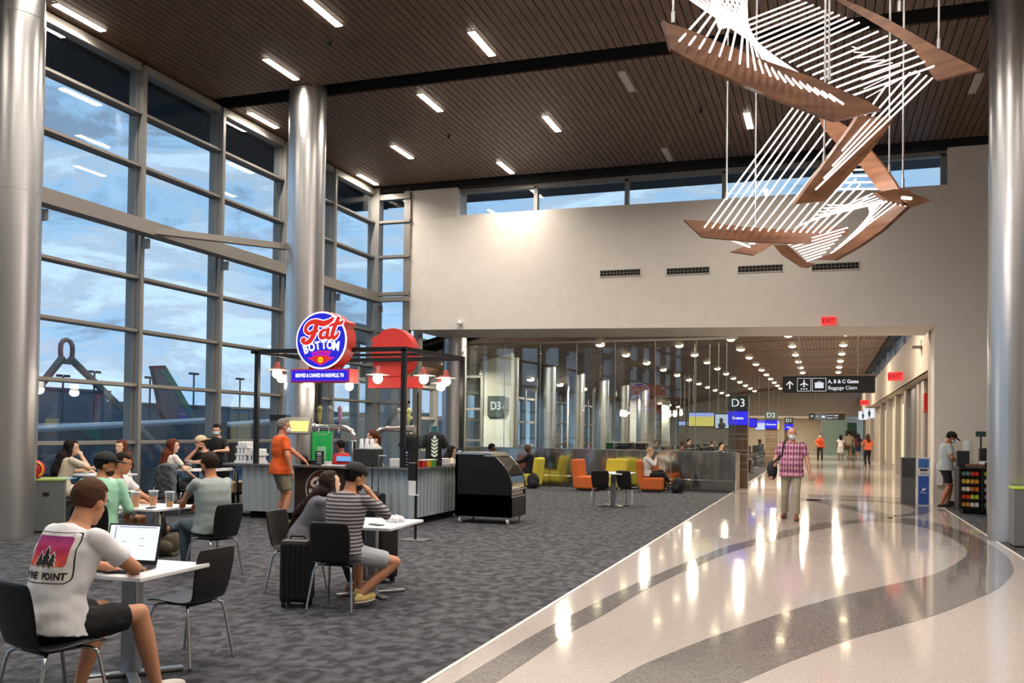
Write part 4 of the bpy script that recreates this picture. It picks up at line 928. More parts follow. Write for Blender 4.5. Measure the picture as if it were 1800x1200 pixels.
def shop_sign(cx,y,face,label):
    o=empty('shop_sign',(cx,y,3.1),0 if face<0 else PI,label,'shop sign','round kiosk signs')
    mr=mat('red sign housing','c4352f',.45);r=.5;D=.30
    mb=MB();mb.cyl((0,0,0),(0,D,0),r,n=64);mb.box((.43,.15,.27),(.12,.26,.12),rot=Matrix.Rotation(.5,3,'Y'),bev=.01);mb.build('round_housing',mr,o)
    mb=MB();mb.box((-.02,D/2,-.60),(1.14,D,.23));mb.box((-.02,D/2,-.47),(.5,.2,.12));mb.build('lower_housing',mr,o)
    mblue=emis('lit sign blue','2f2fd0',1.0);mwh=emis('lit sign white','f2f2ff',1.15);mrd=emis('lit sign red','d9352f',1.0);my=emis('lit sign yellow','ffd21e',1.2)
    mb=MB();mb.cyl((0,-.01,0),(0,.0,0),r*.985,n=64);mb.build('white_ring',mwh,o)
    mb=MB();mb.cyl((0,-.016,0),(0,-.008,0),r*.925,n=64);f=mb.build('blue_face',mblue,o)
    mb=MB();k=r*.98
    for s in F_STROKES+A_STROKES: stroke(mb,[(p[0]*k,p[1]*k) for p in s[0]],[(w+.075)*k for w in s[1]],-.022,.004)
    mb.build('lettering_outline',mwh,f)
    mb=MB()
    for s in F_STROKES+A_STROKES: stroke(mb,[(p[0]*k,p[1]*k) for p in s[0]],[w*k for w in s[1]],-.027,.004)
    mb.build('lettering',mrd,f)
    mb=MB();w='BOTTOM';
    for i,ch in enumerate(w):
        t=(i-2.5)/2.5;x=(.0+t*.60)*k;z=(-.16+.09*(1-t*t)+.05*t)*k-.055;a=-.22*t+.12
        put_text(mb,ch,(.19 if ch!='M' else .205)*(1+.05*(t*t)),(x,-.02,z),(math.cos(a),0,math.sin(a)),(-math.sin(a),0,math.cos(a)),depth=.003,bold=.008,sx=.80)
    mb.build('word_lettering',mwh,f)
    mb=MB();mb.prism([(-.62*k,-.019,-.5*k*1.16),(-.34*k,-.019,-.56*k),(-.4*k,-.019,-.38*k),(0,-.019,-.31*k),(.4*k,-.019,-.38*k),(.34*k,-.019,-.56*k),(.62*k,-.019,-.58*k),(0,-.019,-.88*k)][0:0] or [(-.54*k,-.019,-.6*k),(-.30*k,-.019,-.58*k),(-.37*k,-.019,-.42*k),(0,-.019,-.36*k),(.40*k,-.019,-.38*k),(.32*k,-.019,-.58*k),(.56*k,-.019,-.6*k),(0,-.019,-.88*k)],(0,.003,0));mb.build('arrow_outline',emis('lit sign magenta','e62a9a',1.),f)
    mb=MB();mb.prism([(-.44*k,-.022,-.62*k),(-.26*k,-.022,-.61*k),(-.33*k,-.022,-.44*k),(0,-.022,-.385*k),(.36*k,-.022,-.40*k),(.28*k,-.022,-.61*k),(.46*k,-.022,-.62*k),(0,-.022,-.84*k)],(0,.003,0));mb.build('arrow',mrd,f)
    mb=MB();put_text(mb,'BREWING',.07,(0,-.024,-.485*k),(1,0,0),(0,0,1),depth=.001,bold=.004,sx=1.05);mb.build('small_lettering',emis('lit sign violet','a31ee0',1.),f)
    mb=MB();mb.cyl((0,-.026,-.68*k),(0,-.022,-.68*k),.1*k,n=20);mb.build('badge',my,f)
    mb=MB();put_text(mb,'Co',.05,(0,-.028,-.68*k),(1,0,0),(0,0,1),depth=.001,bold=.003);mb.build('badge_lettering',mrd,f)
    mb=MB();mb.box((-.02,-.005,-.60),(1.1,.01,.19));l=mb.build('strip_face',emis('strip violet edge','7a2af0',1.),o);mb=MB();mb.box((-.02,-.009,-.60),(1.07,.01,.16));mb.build('strip_blue',mblue,l)
    mb=MB();put_text(mb,'BREWED & CANNED IN NASHVILLE, TN',.088,(-.02,-.016,-.60),(1,0,0),(0,0,1),depth=.001,bold=.0035,sx=.60);mb.build('strip_lettering',mwh,l)
    mb=MB();[mb.box((q,D/2,-.13),(.05,.1,.1)) for q in(-.4,.4)];mb.build('bracket',m_blackm,o);return o
p=ony(565,598,KY0-.22);o=shop_sign(p.x,KY0-.22,-1,'round red and blue lit shop sign reading Fat Bottom on the front of the kiosk');o.location.z=p.z
p=ony(700,622,FY1+.32);o=shop_sign(p.x,FY1+.32,1,'plain red back of the second round sign on the rear kiosk frame');o.location.z=p.z
o.scale=(.92,.92,.96)
# things on the counter
def onK(px,y,z=None): 
    p=ony(px,800,y);return Vector((p.x,y,KZ))
def bxthing(name,cat,label,loc,d,mats,parts=None,rz=0,group=None):
    o=empty(name,loc,rz,label,cat,group);mb=MB();mb.box((0,0,d[2]/2),d,bev=min(d)*.06);mb.build('body',mats,o);return o
# beer towers
def tower(x,y,label,rz=0,n=3,s=1.):
    o=empty('beer_tower',(x,y,KZ),rz,label,'beer tap tower','beer towers');mb=MB();mb.lathe([(.09,0),(.09,.015),(.05,.02),(.042,.05),(.042,.40),(.06,.41),(.06,.43),(.042,.44)],(.35*s,0,0),18)
    mb.tube([(.35*s,0,.43),(.345*s,0,.52),(.3*s,0,.60),(.2*s,0,.645),(.08,0,.65)],.048,12);mb.build('column',m_chrome,o)
    mb=MB();mb.cyl((-.42*s,0,.65),(.12*s,0,.65),.058,n=18);mb.cyl((-.45*s,0,.65),(-.41*s,0,.65),.075,n=18);mb.build('cross_pipe',m_chrome,o)
    cols=['a9ad62','8f9397','a47f98','5b3a3c','e5e5e5']
    for k in range(n):
        x_=-.3*s+k*.2*s;mb=MB();mb.cyl((x_,-.05,.70),(x_,-.05,.76),.012,n=8);mb.lathe([(.02,.76),(.034,.8),(.036,.9),(.03,.95),(.045,.97),(.04,1.01),(.0,1.05)],(x_,-.05,0),10);mb.build('tap_handle',mat('tap '+cols[k%5],cols[k%5],.4),o)
        mb=MB();mb.cyl((x_,-.06,.66),(x_,-.09,.56),.011,n=8);mb.build('spout',m_chrome,o)
    return o
p=onK(590,KY0+.35);tower(p.x,p.y,'chrome beer tap tower with three tap handles left of the barista',0,3)
p=onK(690,KY0+1.5);tower(p.x,p.y,'chrome beer tap tower behind the barista, pipe running right',PI,2)
# register box (black) with cups on top
p=onK(648,KY0+.22);o=bxthing('black_box','box','large black box with white cups on top, beside the barista',(p.x,p.y,KZ),(.42,.3,.30),mat('dark slate box','24292c',.6))
for k in range(3):
    mb=MB();mb.lathe([(.042,0),(.03,.16),(.028,.165),(.0,.166)],(0,0,0),14);x=p.x-.14+k*.1;tag(mb.build('cup_stack',mat('white cup plastic','e9edf2',.4),loc=(x,p.y,KZ+.30)),['leftmost white upturned cup stack on the black box','middle white upturned cup stack on the black box','rightmost white upturned cup stack on the black box'][k],'cup stack','cup stacks on the black box')
# green display stand
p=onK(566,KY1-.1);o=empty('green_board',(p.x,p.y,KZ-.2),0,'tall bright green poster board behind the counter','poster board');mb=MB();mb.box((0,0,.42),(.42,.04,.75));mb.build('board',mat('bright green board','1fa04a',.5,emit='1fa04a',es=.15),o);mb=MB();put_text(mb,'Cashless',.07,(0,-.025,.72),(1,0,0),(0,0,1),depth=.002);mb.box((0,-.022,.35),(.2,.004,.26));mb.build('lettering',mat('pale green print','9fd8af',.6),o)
# menu stands
def menu(x,y,label,h=.3,w=.14,rz=0,dark='22263a'):
    o=empty('menu_stand',(x,y,KZ),rz,label,'menu stand','menu stands on the counter');mb=MB();mb.box((0,0,h/2),(w,.03,h));mb.build('card',mat('menu navy '+dark,dark,.4),o)
    mb=MB()
    for k in range(5): mb.box((0,-.018,h*.15+k*h*.17),(w*.5,.004,.012+(.02 if k==4 else 0)))
    mb.build('print',mat('menu print','c9cfe0',.6),o);mb=MB();mb.box((0,0,.008),(w*1.15,.1,.016));mb.build('foot',m_char,o);return o
p=onK(714,KY0+.12);menu(p.x,p.y,'navy menu stand on the front corner of the counter')
p=onK(810,FY1-.3);menu(-6.38,FY1-.4,'navy menu stand at the far right end of the counter',.3)
p=onK(562,KY0+.22);menu(p.x,p.y,'clear and black menu holder left of the beer tower',.24,.16,dark='2a2f2c')
# dummies
def dummy(x,y,label,rz,scale,graphic,neck,h0=.0):
    o=empty('merchandise_dummy',(x,y,KZ),rz,label,'display dummy','merchandise dummies');mk=mat('black tee cloth','101113',.85)
    mb=MB();mb.lathe([(.15,0.0),(.155,.1),(.145,.25),(.165,.42),(.175,.52),(.14,.58),(.07,.61),(.05,.62)],(0,0,0),24,sx=1.,sy=.62)
    for s in(-1,1): mb.cyl((s*.12,0,.53),(s*.235,0,.33),.07,.066,n=16);mb.ell((s*.125,0,.525),(.075,.07,.06),12,8)
    mb.build('shirt',mk,o);mb=MB();mb.lathe([(.055,.6),(.05,.7),(.056,.72),(.0,.735)],(0,0,0),16);mb.build('neck',mat('dummy neck '+neck,neck,.6),o)
    if graphic:
        mb=MB();
        for r in range(5):
            for s in(-1,1):
                z=.46-.065*r;mb.prism([(0,-.112,z-.05),(s*.055,-.112,z-.01),(s*.06,-.112,z+.03),(0,-.112,z-.005)],(0,.01,0))
        mb.prism([(0,-.112,.56),(.035,-.112,.5),(0,-.112,.475),(-.035,-.112,.5)],(0,.01,0));mb.build('hop_print',mat('pale hop print','d7ead9',.6),o)
    o.scale=(scale,)*3;return o
p=onK(723,FY1-.25);dummy(p.x,p.y,'black t-shirt on a display dummy with a cream neck',.1,.92,False,'d8cdb9')
p=onK(762,KY0+1.35);dummy(KX1-.12,KY0+1.1,'black t-shirt with a pale hop print on a display dummy',.55,.98,True,'2c6068')
# six-packs on the counter
for k,(c,l) in enumerate([('c43a34','red cans'),('e0b12a','yellow cans'),('5aa84a','green cans')]):
    o=empty('can_pack',(KX1-.02,KY0+.42+k*.2,KZ),0,'pack of beer cans with '+l+' on the counter corner','can pack','can packs on the counter')
    for a in range(2):
        for b in range(2):
            mb=MB();x,y=-.035+a*.07,-.05+b*.07;mb.lathe([(.028,0),(.031,.01),(.031,.11),(.026,.125),(.0,.126)],(x,y,0),12);mb.build('can',mat('can '+c,c,.3,.3),o)
    mb=MB();mb.box((0,-.015,.118),(.15,.15,.014));mb.build('carrier',mat('white carrier','e3e5e8',.5),o)
# small stuff
p=onK(672,KY0+.1);cup(p.x,p.y,KZ,None,'clear plastic cup stack standing at the counter edge',1.3,.5)
p=onK(697,KY0+.25);bxthing('card_box','box','white card box with a navy square beside the menu stand',(p.x,p.y,KZ),(.2,.12,.14),m_white)
p=onK(576,KY0+.3);bxthing('card_box','box','small white box left of the clear menu holder',(p.x,p.y,KZ),(.12,.1,.06),m_white)
p=onK(535,KY0+.25);o=backpack(p.x,p.y,.2,.42,'small black bag lying on the counter by the orange shirt man','101012',KZ,'small_bag','bag')
p=onK(552,KY0+.3);bxthing('card_reader','card reader','low black card reader on the counter',(p.x-.05,p.y+.1,KZ),(.2,.12,.07),m_char)
p=onK(600,KY0+.15);o=bxthing('paper_pile','paper pile','flat pale papers on the counter below the beer tower',(p.x-.1,p.y-.1,KZ),(.4,.12,.012),m_white)
p=onK(610,KY1-.2);o=empty('display_monitor',(p.x,p.y,KZ),0,'low pale blue lit monitor edge behind the beer tower','monitor');mb=MB();mb.box((0,0,.05),(.45,.03,.1));mb.build('display',emis('monitor blue','7fb0e8',.9),o);mb=MB();mb.box((0,.03,.03),(.47,.04,.1));mb.build('housing',m_char,o)
p=onK(800,KY0+1.6);o=bxthing('paper_stack','paper stack','white stacked boxes at the far end of the kiosk counter',(KX1-.18,FY1-.3-.35,KZ),(.3,.3,.12),m_white)
# illuminated menu box above orange man: tilted lamp box
p=ony(523,748,KY0+1.0);o=empty('warmer_lamp',(p.x,KY0+1.,p.z),.2,'glowing yellow tilted menu light box behind the orange shirt man','light box');mb=MB();R_=Matrix.Rotation(-.35,3,'X');mb.box((0,0,0),(.5,.06,.32),rot=R_);mb.build('housing',m_alu,o);mb=MB();mb.box(R_@Vector((0,-.035,-.02)),(.44,.01,.2),rot=R_);mb.build('glow_panel',emis('yellow lamp panel','ffdf7a',1.6),o);mb=MB();mb.cyl((0,.03,-.1),(0,.03,KZ-p.z),.02,n=8);mb.build('stem',m_alu,o)
p=ony(489,734,KY1-.3);o=empty('pos_monitor',(p.x,KY1-.3,p.z),0,'black monitor on a slim pole behind the orange shirt man','monitor');mb=MB();mb.box((0,0,0),(.36,.05,.12));mb.build('housing',m_char,o);mb=MB();mb.cyl((0,.02,0),(0,.02,KZ-p.z),.018,n=8);mb.build('stem',m_char,o)
# stock trays left end
for k in range(5):
    o=empty('can_tray',(KX0-.16+(k%2)*.26,KY0+.30+(k//2)*.02,KZ+.0+(.13*(k//2))),0,['white can tray on the left counter end, lower left','white can tray on the left counter end, lower right','white can tray on the left counter end, second layer left','white can tray on the left counter end, second layer right','single white can tray on top of the left stack'][k],'can tray','can trays at the left counter end')
    mb=MB();mb.box((0,0,.02),(.24,.3,.04));mb.build('tray',mat('kraft card','b58c55',.8) if k<0 else m_white,o);mb=MB()
    for a in range(3):
        for b in range(4): mb.lathe([(.03,.02),(.031,.11),(.025,.122),(.0,.123)],(-.075+a*.075,-.105+b*.07,0),8)
    mb.build('cans',mat('white cans','dfe2e6',.35,.2),o)
# service cart left of kiosk
o=empty('service_cart',(-10.28,14.2,0),0,'grey service cart loaded with canned stock at the left end of the kiosk','cart')
mb=MB()
for x in(-.28,.28):
    for y in(-.35,.35): mb.box((x,y,.42),(.04,.04,.76))
mb.build('upright',m_steel,o);mb=MB()
for z in(.12,.42): mb.box((0,0,z),(.6,.76,.04))
mb.build('shelf',m_blackm,o)
for x in(-.27,.27):
    for y in(-.34,.34): mb=MB();mb.cyl((x-.015,y,.055),(x+.015,y,.055),.055,n=14);mb.build('caster',m_char,o)
mb=MB();mb.tube([(-.3,-.35,.8),(-.36,-.35,.83),(-.36,.35,.83),(-.3,.35,.8)],.014,6);mb.build('handle',m_steel,o)
for k in range(2):
    mb=MB();mb.box((0,0,.08),(.42,.3,.16),bev=.005);tag(mb.build('card_carton',mat('kraft card','b58c55',.8),loc=(-10.28,14.2-.17+k*.34,.44)),['brown card carton on the middle cart shelf, front one','brown card carton on the middle cart shelf, rear one'][k],'carton')
backpack(-10.3,14.15,.3,.75,'dark bag lying on the bottom shelf of the service cart','1a1b1e',.14,'duffel_bag','bag')
mb=MB();mb.box((0,0,.15),(.06,.3,.3),bev=.01);tag(mb.build('yellow_crate',mat('yellow green plastic','c7c23a',.5),loc=(-9.93,14.5,.44)),'thin yellow plastic crate edge beside the corrugated counter','crate')
# display case
def build_case():
    x0,x1,y0,y1=-6.12,-5.08,14.72,15.5
    o=empty('display_case',((x0+x1)/2,(y0+y1)/2,0),0,'black curved-glass food display case on white casters right of the kiosk','display case');w=(x1-x0)/2;d=(y1-y0)/2
    mk=mat('black case laminate','0e0f10',.3)
    # side profile in XZ: curved front on +X side
    prof=[(-w,.12),(w,.12),(w,.62),(w-.0,.72),(w-.05,.86),(w-.14,1.0),(w-.28,1.14),(w-.42,1.2),(-w,1.2)]
    mb=MB();mb.prism([(a,-d,b) for a,b in prof],(0,.04,0));mb.prism([(a,d-.04,b) for a,b in prof],(0,.04,0));mb.bx(-w,w,-d,d,.12,.5);mb.bx(-w,-w+.04,-d,d,.12,1.2);mb.build('body',mk,o)
    mb=MB();mb.bx(-w-.01,w-.38,-d-.01,d+.01,1.19,1.225);mb.bx(w-.5,w-.34,-d-.01,d+.01,1.16,1.2);mb.build('top',mat('case steel trim','c9cbcc',.25,.9),o)
    g=[(w+.003,.62),(w,.72),(w-.05,.86),(w-.14,1.0),(w-.28,1.14),(w-.36,1.18)]
    mb=MB()
    for (a,b),(c,e) in zip(g,g[1:]): mb.prism([(a,-d+.04,b),(c,-d+.04,e),(c,d-.04,e),(a,d-.04,b)],(-.006,0,-.002))
    mb.build('curved_glass',m_clear,o)
    mb=MB();mb.bx(w-.02,w+.015,-d,d,.585,.61);mb.bx(w-.02,w+.012,-d,d,.46,.485);mb.build('trim_strip',MATS['case steel trim'],o)
    for z in(.75,.92): mb=MB();mb.bx(-w+.1,w-.14-(z-.75)*.8,-d+.05,d-.05,z,z+.015);mb.build('shelf',MATS['case steel trim'],o)
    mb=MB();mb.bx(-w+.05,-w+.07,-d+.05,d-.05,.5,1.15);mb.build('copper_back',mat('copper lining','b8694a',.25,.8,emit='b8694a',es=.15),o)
    for sx in(-1,1):
        for sy in(-1,1): mb=MB();x,y=sx*(w-.08),sy*(d-.06);mb.cyl((x-.015,y,.05),(x+.015,y,.05),.05,n=16);mb.box((x,y,.1),(.05,.05,.04));mb.build('caster',m_white,o)
    ld=bpy.data.lights.new('case lamp','AREA');ld.shape='RECTANGLE';ld.size=.5;ld.size_y=.6;ld.energy=9;ld.color=(1,.8,.65);lo=bpy.data.objects.new('case_lamp',ld);COL.objects.link(lo);lo.location=((x0+x1)/2-.05,(y0+y1)/2,1.13)
    random.seed(5);k=0
    labs=['pastry on the top shelf of the display case','wrapped sandwich on the lower shelf of the display case']
    for z in(.765,.935):
        for i in range(4):
            mb=MB();mb.ell((0,0,.03),(.07,.05,.03),12,7);mb.ell((.02,0,.045),(.04,.035,.025),10,6)
            q=mb.build('pastry' if z>.9 else 'wrapped_sandwich',mat('golden crust','c98a52',.6) if z>.9 else mat('wrap paper','e2dccd',.5),loc=((x0+x1)/2+(.12 if z<.9 else .0),y0+.14+i*.16,z));tag(q,labs[0] if z>.9 else labs[1],'food','pastries in the display case' if z>.9 else 'sandwiches in the display case')
    mb=MB();mb.bx(w-.25,w-.03,-d+.06,d-.06,.5,.6);mb.build('tray',mat('pale tray','ddd8cc',.5),o)
build_case()
# sanitizer stand
o=empty('sanitizer_stand',(-5.72,12.1,0),0,'slim pole stand with a black hand sanitizer dispenser in front of the kiosk','sanitizer stand')
p=ony(735,690,12.1);o.location.x=p.x
mb=MB();mb.cyl((0,0,.02),(0,0,p.z),.011,n=8);mb.cyl((-.035,.04,.02),(-.035,.04,1.0),.016,n=8);mb.build('pole',m_blackm,o);mb=MB();mb.box((0,0,.01),(.36,.3,.018),bev=.005);mb.build('base',m_steel,o)
mb=MB();mb.box((-.07,0,1.0),(.12,.1,.26),bev=.02);mb.build('dispenser',m_char,o);mb=MB();mb.box((-.06,0,.76),(.1,.09,.2),bev=.005);mb.build('bottle_holder',m_white,o)
mb=MB();mb.box((-.04,.0,.66),(.1,.12,.02));mb.build('drip_tray',m_white,o)
# lounge chairs
def lounge(x,y,deg,col,label,s=1.):
    o=empty('lounge_chair',(x,y,0),math.radians(deg),label,'lounge chair','lounge chairs by the barrier');m_=noisy('wool upholstery '+col[0],col[0],col[1],scale=60,rough=.9)
    mb=MB();mb.box((0,.02,.22),(.68,.62,.34),bev=.05);mb.build('seat',m_,o)
    mb=MB();R_=Matrix.Rotation(.12,3,'X');mb.box((0,-.3,.45),(.68,.16,.8),rot=R_,bev=.05);mb.build('backrest',m_,o)
    mb=MB();mb.box((0,0,.03),(.55,.5,.05));mb.build('base',m_char,o);o.scale=(s,s,s);return o
OR=('c4602a','d06a32');YE=('d2bf3a','dccb4c')
lounge(-6.15,24.35,-100,OR,'orange lounge chair with its back to the camera, left of the small white table')
lounge(-4.5,24.75,-80,OR,'orange lounge chair under the blonde woman by the barrier')
lounge(-8.1,24.9,90,YE,'yellow lounge chair under the man in black by the barrier')
lounge(-5.7,25.0,160,YE,'yellow lounge chair behind the orange one, only its back showing')
lounge(-9.1,24.2,-70,('9a5a3a','a8623f'),'brown orange lounge chair half hidden behind the display case')
backpack(-7.75,24.3,.2,1.05,'black backpack leaning on the yellow lounge chair')
backpack(-3.75,24.45,-.4,1.0,'black backpack on the floor by the feet of the blonde woman')
backpack(-7.05,19.5,.6,.95,'dark grey backpack on the carpet right of the display case','2b2d30')
backpack(-7.75,9.35,.2,.9,'camouflage brown backpack on the floor beyond the beer table','57503c')
backpack(-7.38,13.4,.0,.9,'black and tan backpack on the floor beside the kiosk suitcase','1c1814')
# bins
def bin_(x,y,rz,w,d,h,label,rim):
    o=empty('waste_bin',(x,y,0),rz,label,'waste bin','grey waste bins');mb=MB();mb.box((0,0,.03+h/2),(w,d,h));mb.build('body',mat('bin grey steel','7c8082',.45,.4),o)
    mb=MB();mb.box((0,0,h+.045),(w+.02,d+.02,.03),bev=.005);mb.build('lid',mat('lime lid '+rim,rim,.4),o);mb=MB();mb.box((0,-d/2-.003,h*.78),(.09,.01,.05));mb.build('slot',m_char,o);mb=MB();mb.box((0,0,.015),(w*.95,d*.95,.03));mb.build('plinth',m_char,o);return o
bin_(-11.2,10.8,.75,.5,.62,.74,'grey waste bin with a lime rim behind the left steel column','9db45a')
bin_(2.85,15.2,.0,.5,.42,.82,'grey waste bin with a lime rim in front of the right steel column','a9c03a')
# red yellow bag on left bin
o=empty('team_bag',(-11.36,10.7,.79),.8,'red helmet-shaped bag with yellow trim lying on the left waste bin','bag');mb=MB();mb.lathe([(.02,-.2),(.10,-.17),(.14,-.05),(.15,.08),(.13,.2),(.0,.21)],(0,0,0),20)
mb.v=[(v[0],-v[2],v[1]+.145) for v in mb.v];mb.build('bag_body',mat('bright red vinyl','c4152e',.35),o);mb=MB();mb.tube([(.115*math.cos(PI*k/10),-.205,.145+.115*math.sin(PI*k/10)) for k in range(-3,16)],.014,6);mb.build('yellow_trim',mat('bag yellow','e0a92c',.5),o)
mb=MB();mb.box((0,0,.006),(.28,.2,.01));tag(mb.build('tray',mat('pale cyan tray','9fdcf0',.3),loc=(-11.05,10.98,.79)),'pale cyan tray on the left waste bin','tray')
# banner stand and grey box by the walkway
def build_right():
    p=onz(1617,888);o=empty('banner_stand',(2.12,23.0,0),0,'slim white stand with blue posters and a dispenser at the walkway edge','banner stand')
    mb=MB();mb.box((0,0,.56),(.27,.12,1.12),bev=.006);mb.build('body',mat('stand white','c9ccd2',.4),o);mb=MB();mb.box((0,-.062,.36),(.22,.01,.66));mb.build('poster',noisy('blue poster','23468f','3561b5',scale=5,rough=.3),o)
    mb=MB();mb.box((0,-.062,.98),(.22,.01,.2));mb.build('top_poster',mat('blue header','3b68ac',.3),o);mb=MB();mb.box((0,-.07,.83),(.16,.02,.04),bev=.006);mb.box((0,-.064,.745),(.14,.01,.006));mb.build('dispenser_slot',m_char,o)
    mb=MB();mb.prism([(-.06,-.069,.33),(.02,-.069,.36),(.07,-.069,.42),(.0,-.069,.395),(-.02,-.069,.42),(-.02,-.069,.37)],(0,.003,0));mb.box((0,-.069,.3),(.13,.004,.012));mb.build('print',mat('white print','dfe6f5',.5),o)
    o=empty('grey_cabinet',(1.82,23.35,0),0,'dark grey cabinet left of the blue banner stand','cabinet');mb=MB();mb.box((0,0,.55),(.3,.4,1.1));mb.build('body',mat('cabinet grey','57585b',.5,.3),o);mb=MB();mb.box((0,-.205,.86),(.28,.01,.44));mb.build('door_panel',mat('cabinet dark','3f4043',.4,.3),o)
    o=empty('wall_dispenser',(2.62,23.12,.72),0,'white wall dispenser at the edge of the opening','dispenser');mb=MB();mb.box((-.14,0,0),(.14,.12,.5),bev=.02);mb.build('body',m_white,o)
    # snack counter
    xs0,xs1,ys0,ys1=2.62,3.95,20.9,21.75
    o=empty('snack_counter',((xs0+xs1)/2,(ys0+ys1)/2,0),.0,'black snack counter with shelves of packets against the right wall','counter')
    w=(xs1-xs0)/2;d=(ys1-ys0)/2;mk=mat('counter black','111414',.4)
    mb=MB();mb.bx(-w,w,-d+.25,d,.1,.93);mb.bx(-w+.1,w-.1,-d+.3,d-.1,0,.1)
    for x in(-w,-w+.42,-w+.84,w): mb.bx(x-.02,x+.02,-d,-d+.3,.1,.93)
    mb.build('carcass',mk,o);mb=MB()
    for r in range(5): mb.bx(-w,w,-d,-d+.27,.13+.16*r,.145+.16*r)
    mb.build('shelf',mk,o);mb=MB();mb.box((0,0,.95),(2*w+.05,2*d+.05,.035),bev=.004);mb.build('worktop',mk,o)
    cols=['c98a3a','d8d4cc','5f8d8a','d33a2a','b9c23a','8a6d9a','e2dcd0','c96a2a','7f9aa8','d8b94a']
    random.seed(11);n=0;first={}
    for r in range(5):
        for c in range(3):
            for k in range(4):
                x=(xs0+xs1)/2-w+.08+c*.42+k*.085;y=ys0+.13;z=.148+.16*r;col=cols[(r*3+c*2+ (0 if k<2 else 1))%10]
                if col in first: q=first[col].copy();COL.objects.link(q);q.location=(x,y,z)
                else:
                    mb=MB();mb.box((0,0,.055),(.078,.13,.1),bev=.018);q=mb.build('snack_packet',mat('packet '+col,col,.4),loc=(x,y,z));first[col]=q
                tag(q,'small snack packet on the shelves of the black snack counter','snack packet','snack packets on the counter shelves')
    cx=(xs0+xs1)/2;z=.968
    def pl(px,y): return ony(px,800,y).x
    x=pl(1692,21.4);bxthing('black_case','case','tall black case standing on the left end of the snack counter',(x,21.4,z),(.24,.25,.34),m_char)
    x=pl(1724,21.5);o=empty('customer_display',(x,21.5,z),0,'green-lit customer display on a pole above the snack counter','customer display');mb=MB();mb.cyl((0,0,0),(0,0,.66),.018,n=8);mb.build('pole',m_char,o);mb=MB();mb.box((0,0,.7),(.2,.06,.11),bev=.01);mb.build('head',mat('display teal','2f4a44',.3),o)
    x=pl(1708,21.4);o=empty('acrylic_tower',(x,21.45,z),0,'clear acrylic tower on the snack counter','acrylic stand');mb=MB();mb.box((0,0,.28),(.06,.06,.56));mb.build('body',m_clear,o);mb=MB();mb.box((0,0,.01),(.1,.1,.015));mb.build('base',m_white,o)
    x=pl(1698,21.3);bxthing('card_holder','card holder','white card holder standing behind the black case',(x+.05,21.7,z),(.1,.04,.56),m_white)
    x=pl(1728,21.3);bxthing('white_box','box','white folded box on the snack counter front edge',(x,21.2,z),(.16,.2,.13),m_white)
    x=pl(1737,21.5);bxthing('cash_register','cash register','dark cash register at the right end of the snack counter',(x,21.6,z),(.3,.3,.4),m_char)
    x=pl(1713,21.2);o=bxthing('snack_basket','basket','low brown basket of snacks on the snack counter',(x,21.15,z),(.34,.2,.07),mat('basket brown','6e4a36',.7))
    x=pl(1735,21.2);bxthing('green_packet','packet','bright green packet by the cash register',(x,21.15,z),(.12,.1,.12),mat('packet green','4a9a44',.5))
build_right()
# ================================================================ people
def remesh(mb,vox,smooth=2,disp=0.,dscale=9.):
    me=bpy.data.meshes.new('tmp');me.from_pydata(mb.v,[],mb.f);bm=bmesh.new();bm.from_mesh(me);bmesh.ops.recalc_face_normals(bm,faces=bm.faces[:]);bm.to_mesh(me);bm.free()
    o=bpy.data.objects.new('tmp',me);COL.objects.link(o)
    m=o.modifiers.new('r','REMESH');m.mode='VOXEL';m.voxel_size=vox;m.adaptivity=0
    if smooth: s=o.modifiers.new('s','SMOOTH');s.factor=.5;s.iterations=smooth
    dg=bpy.context.evaluated_depsgraph_get();dg.update();r=bpy.data.meshes.new_from_object(o.evaluated_get(dg));bpy.data.objects.remove(o);bpy.data.meshes.remove(me)
    if disp:
        r.update();ns=[v.normal.copy() for v in r.vertices]
        for v,n in zip(r.vertices,ns):
            p=v.co;w=noise.noise(Vector((p.x*dscale,p.y*dscale,p.z*dscale*1.7)))+.5*noise.noise(p*dscale*2.3)
            v.co=p+n*w*disp
    r.polygons.foreach_set('use_smooth',[True]*len(r.polygons));r.materials.clear();return r
def link(name,me,m,parent=None):
    me.materials.append(m);o=bpy.data.objects.new(name,me);COL.objects.link(o)
    if parent is not None: o.parent=parent
    return o
def cone(mb,a,b,ra,rb,caps=(1,1),n=14):
    a=Vector(a);b=Vector(b)
    if (b-a).length<1e-4: return
    mb.cyl(a,b,ra,rb,n=n)
    if caps[0]: mb.ell(a,(ra,)*3,12,8)
    if caps[1]: mb.ell(b,(rb,)*3,12,8)
def ik(a,b,l1,l2,hint):
    a=Vector(a);b=Vector(b);d=b-a;L=d.length
    if L>(l1+l2)*.999: b=a+d*((l1+l2)*.999/L);d=b-a;L=d.length
    if L<abs(l1-l2)+.01: L=abs(l1-l2)+.01
    u=d.normalized();x=(l1*l1-l2*l2+L*L)/(2*L);h=math.sqrt(max(l1*l1-x*x,0));hv=Vector(hint);hv=(hv-u*hv.dot(u))
    hv=hv.normalized() if hv.length>1e-4 else Vector((0,0,1));return a+u*x+hv*h,b
def rotm(yaw,pitch,roll=0.):   # yaw left(+z), pitch forward(+), roll
    return Matrix.Rotation(yaw,3,'Z')@Matrix.Rotation(-pitch,3,'X')@Matrix.Rotation(roll,3,'Y')
D=math.radians
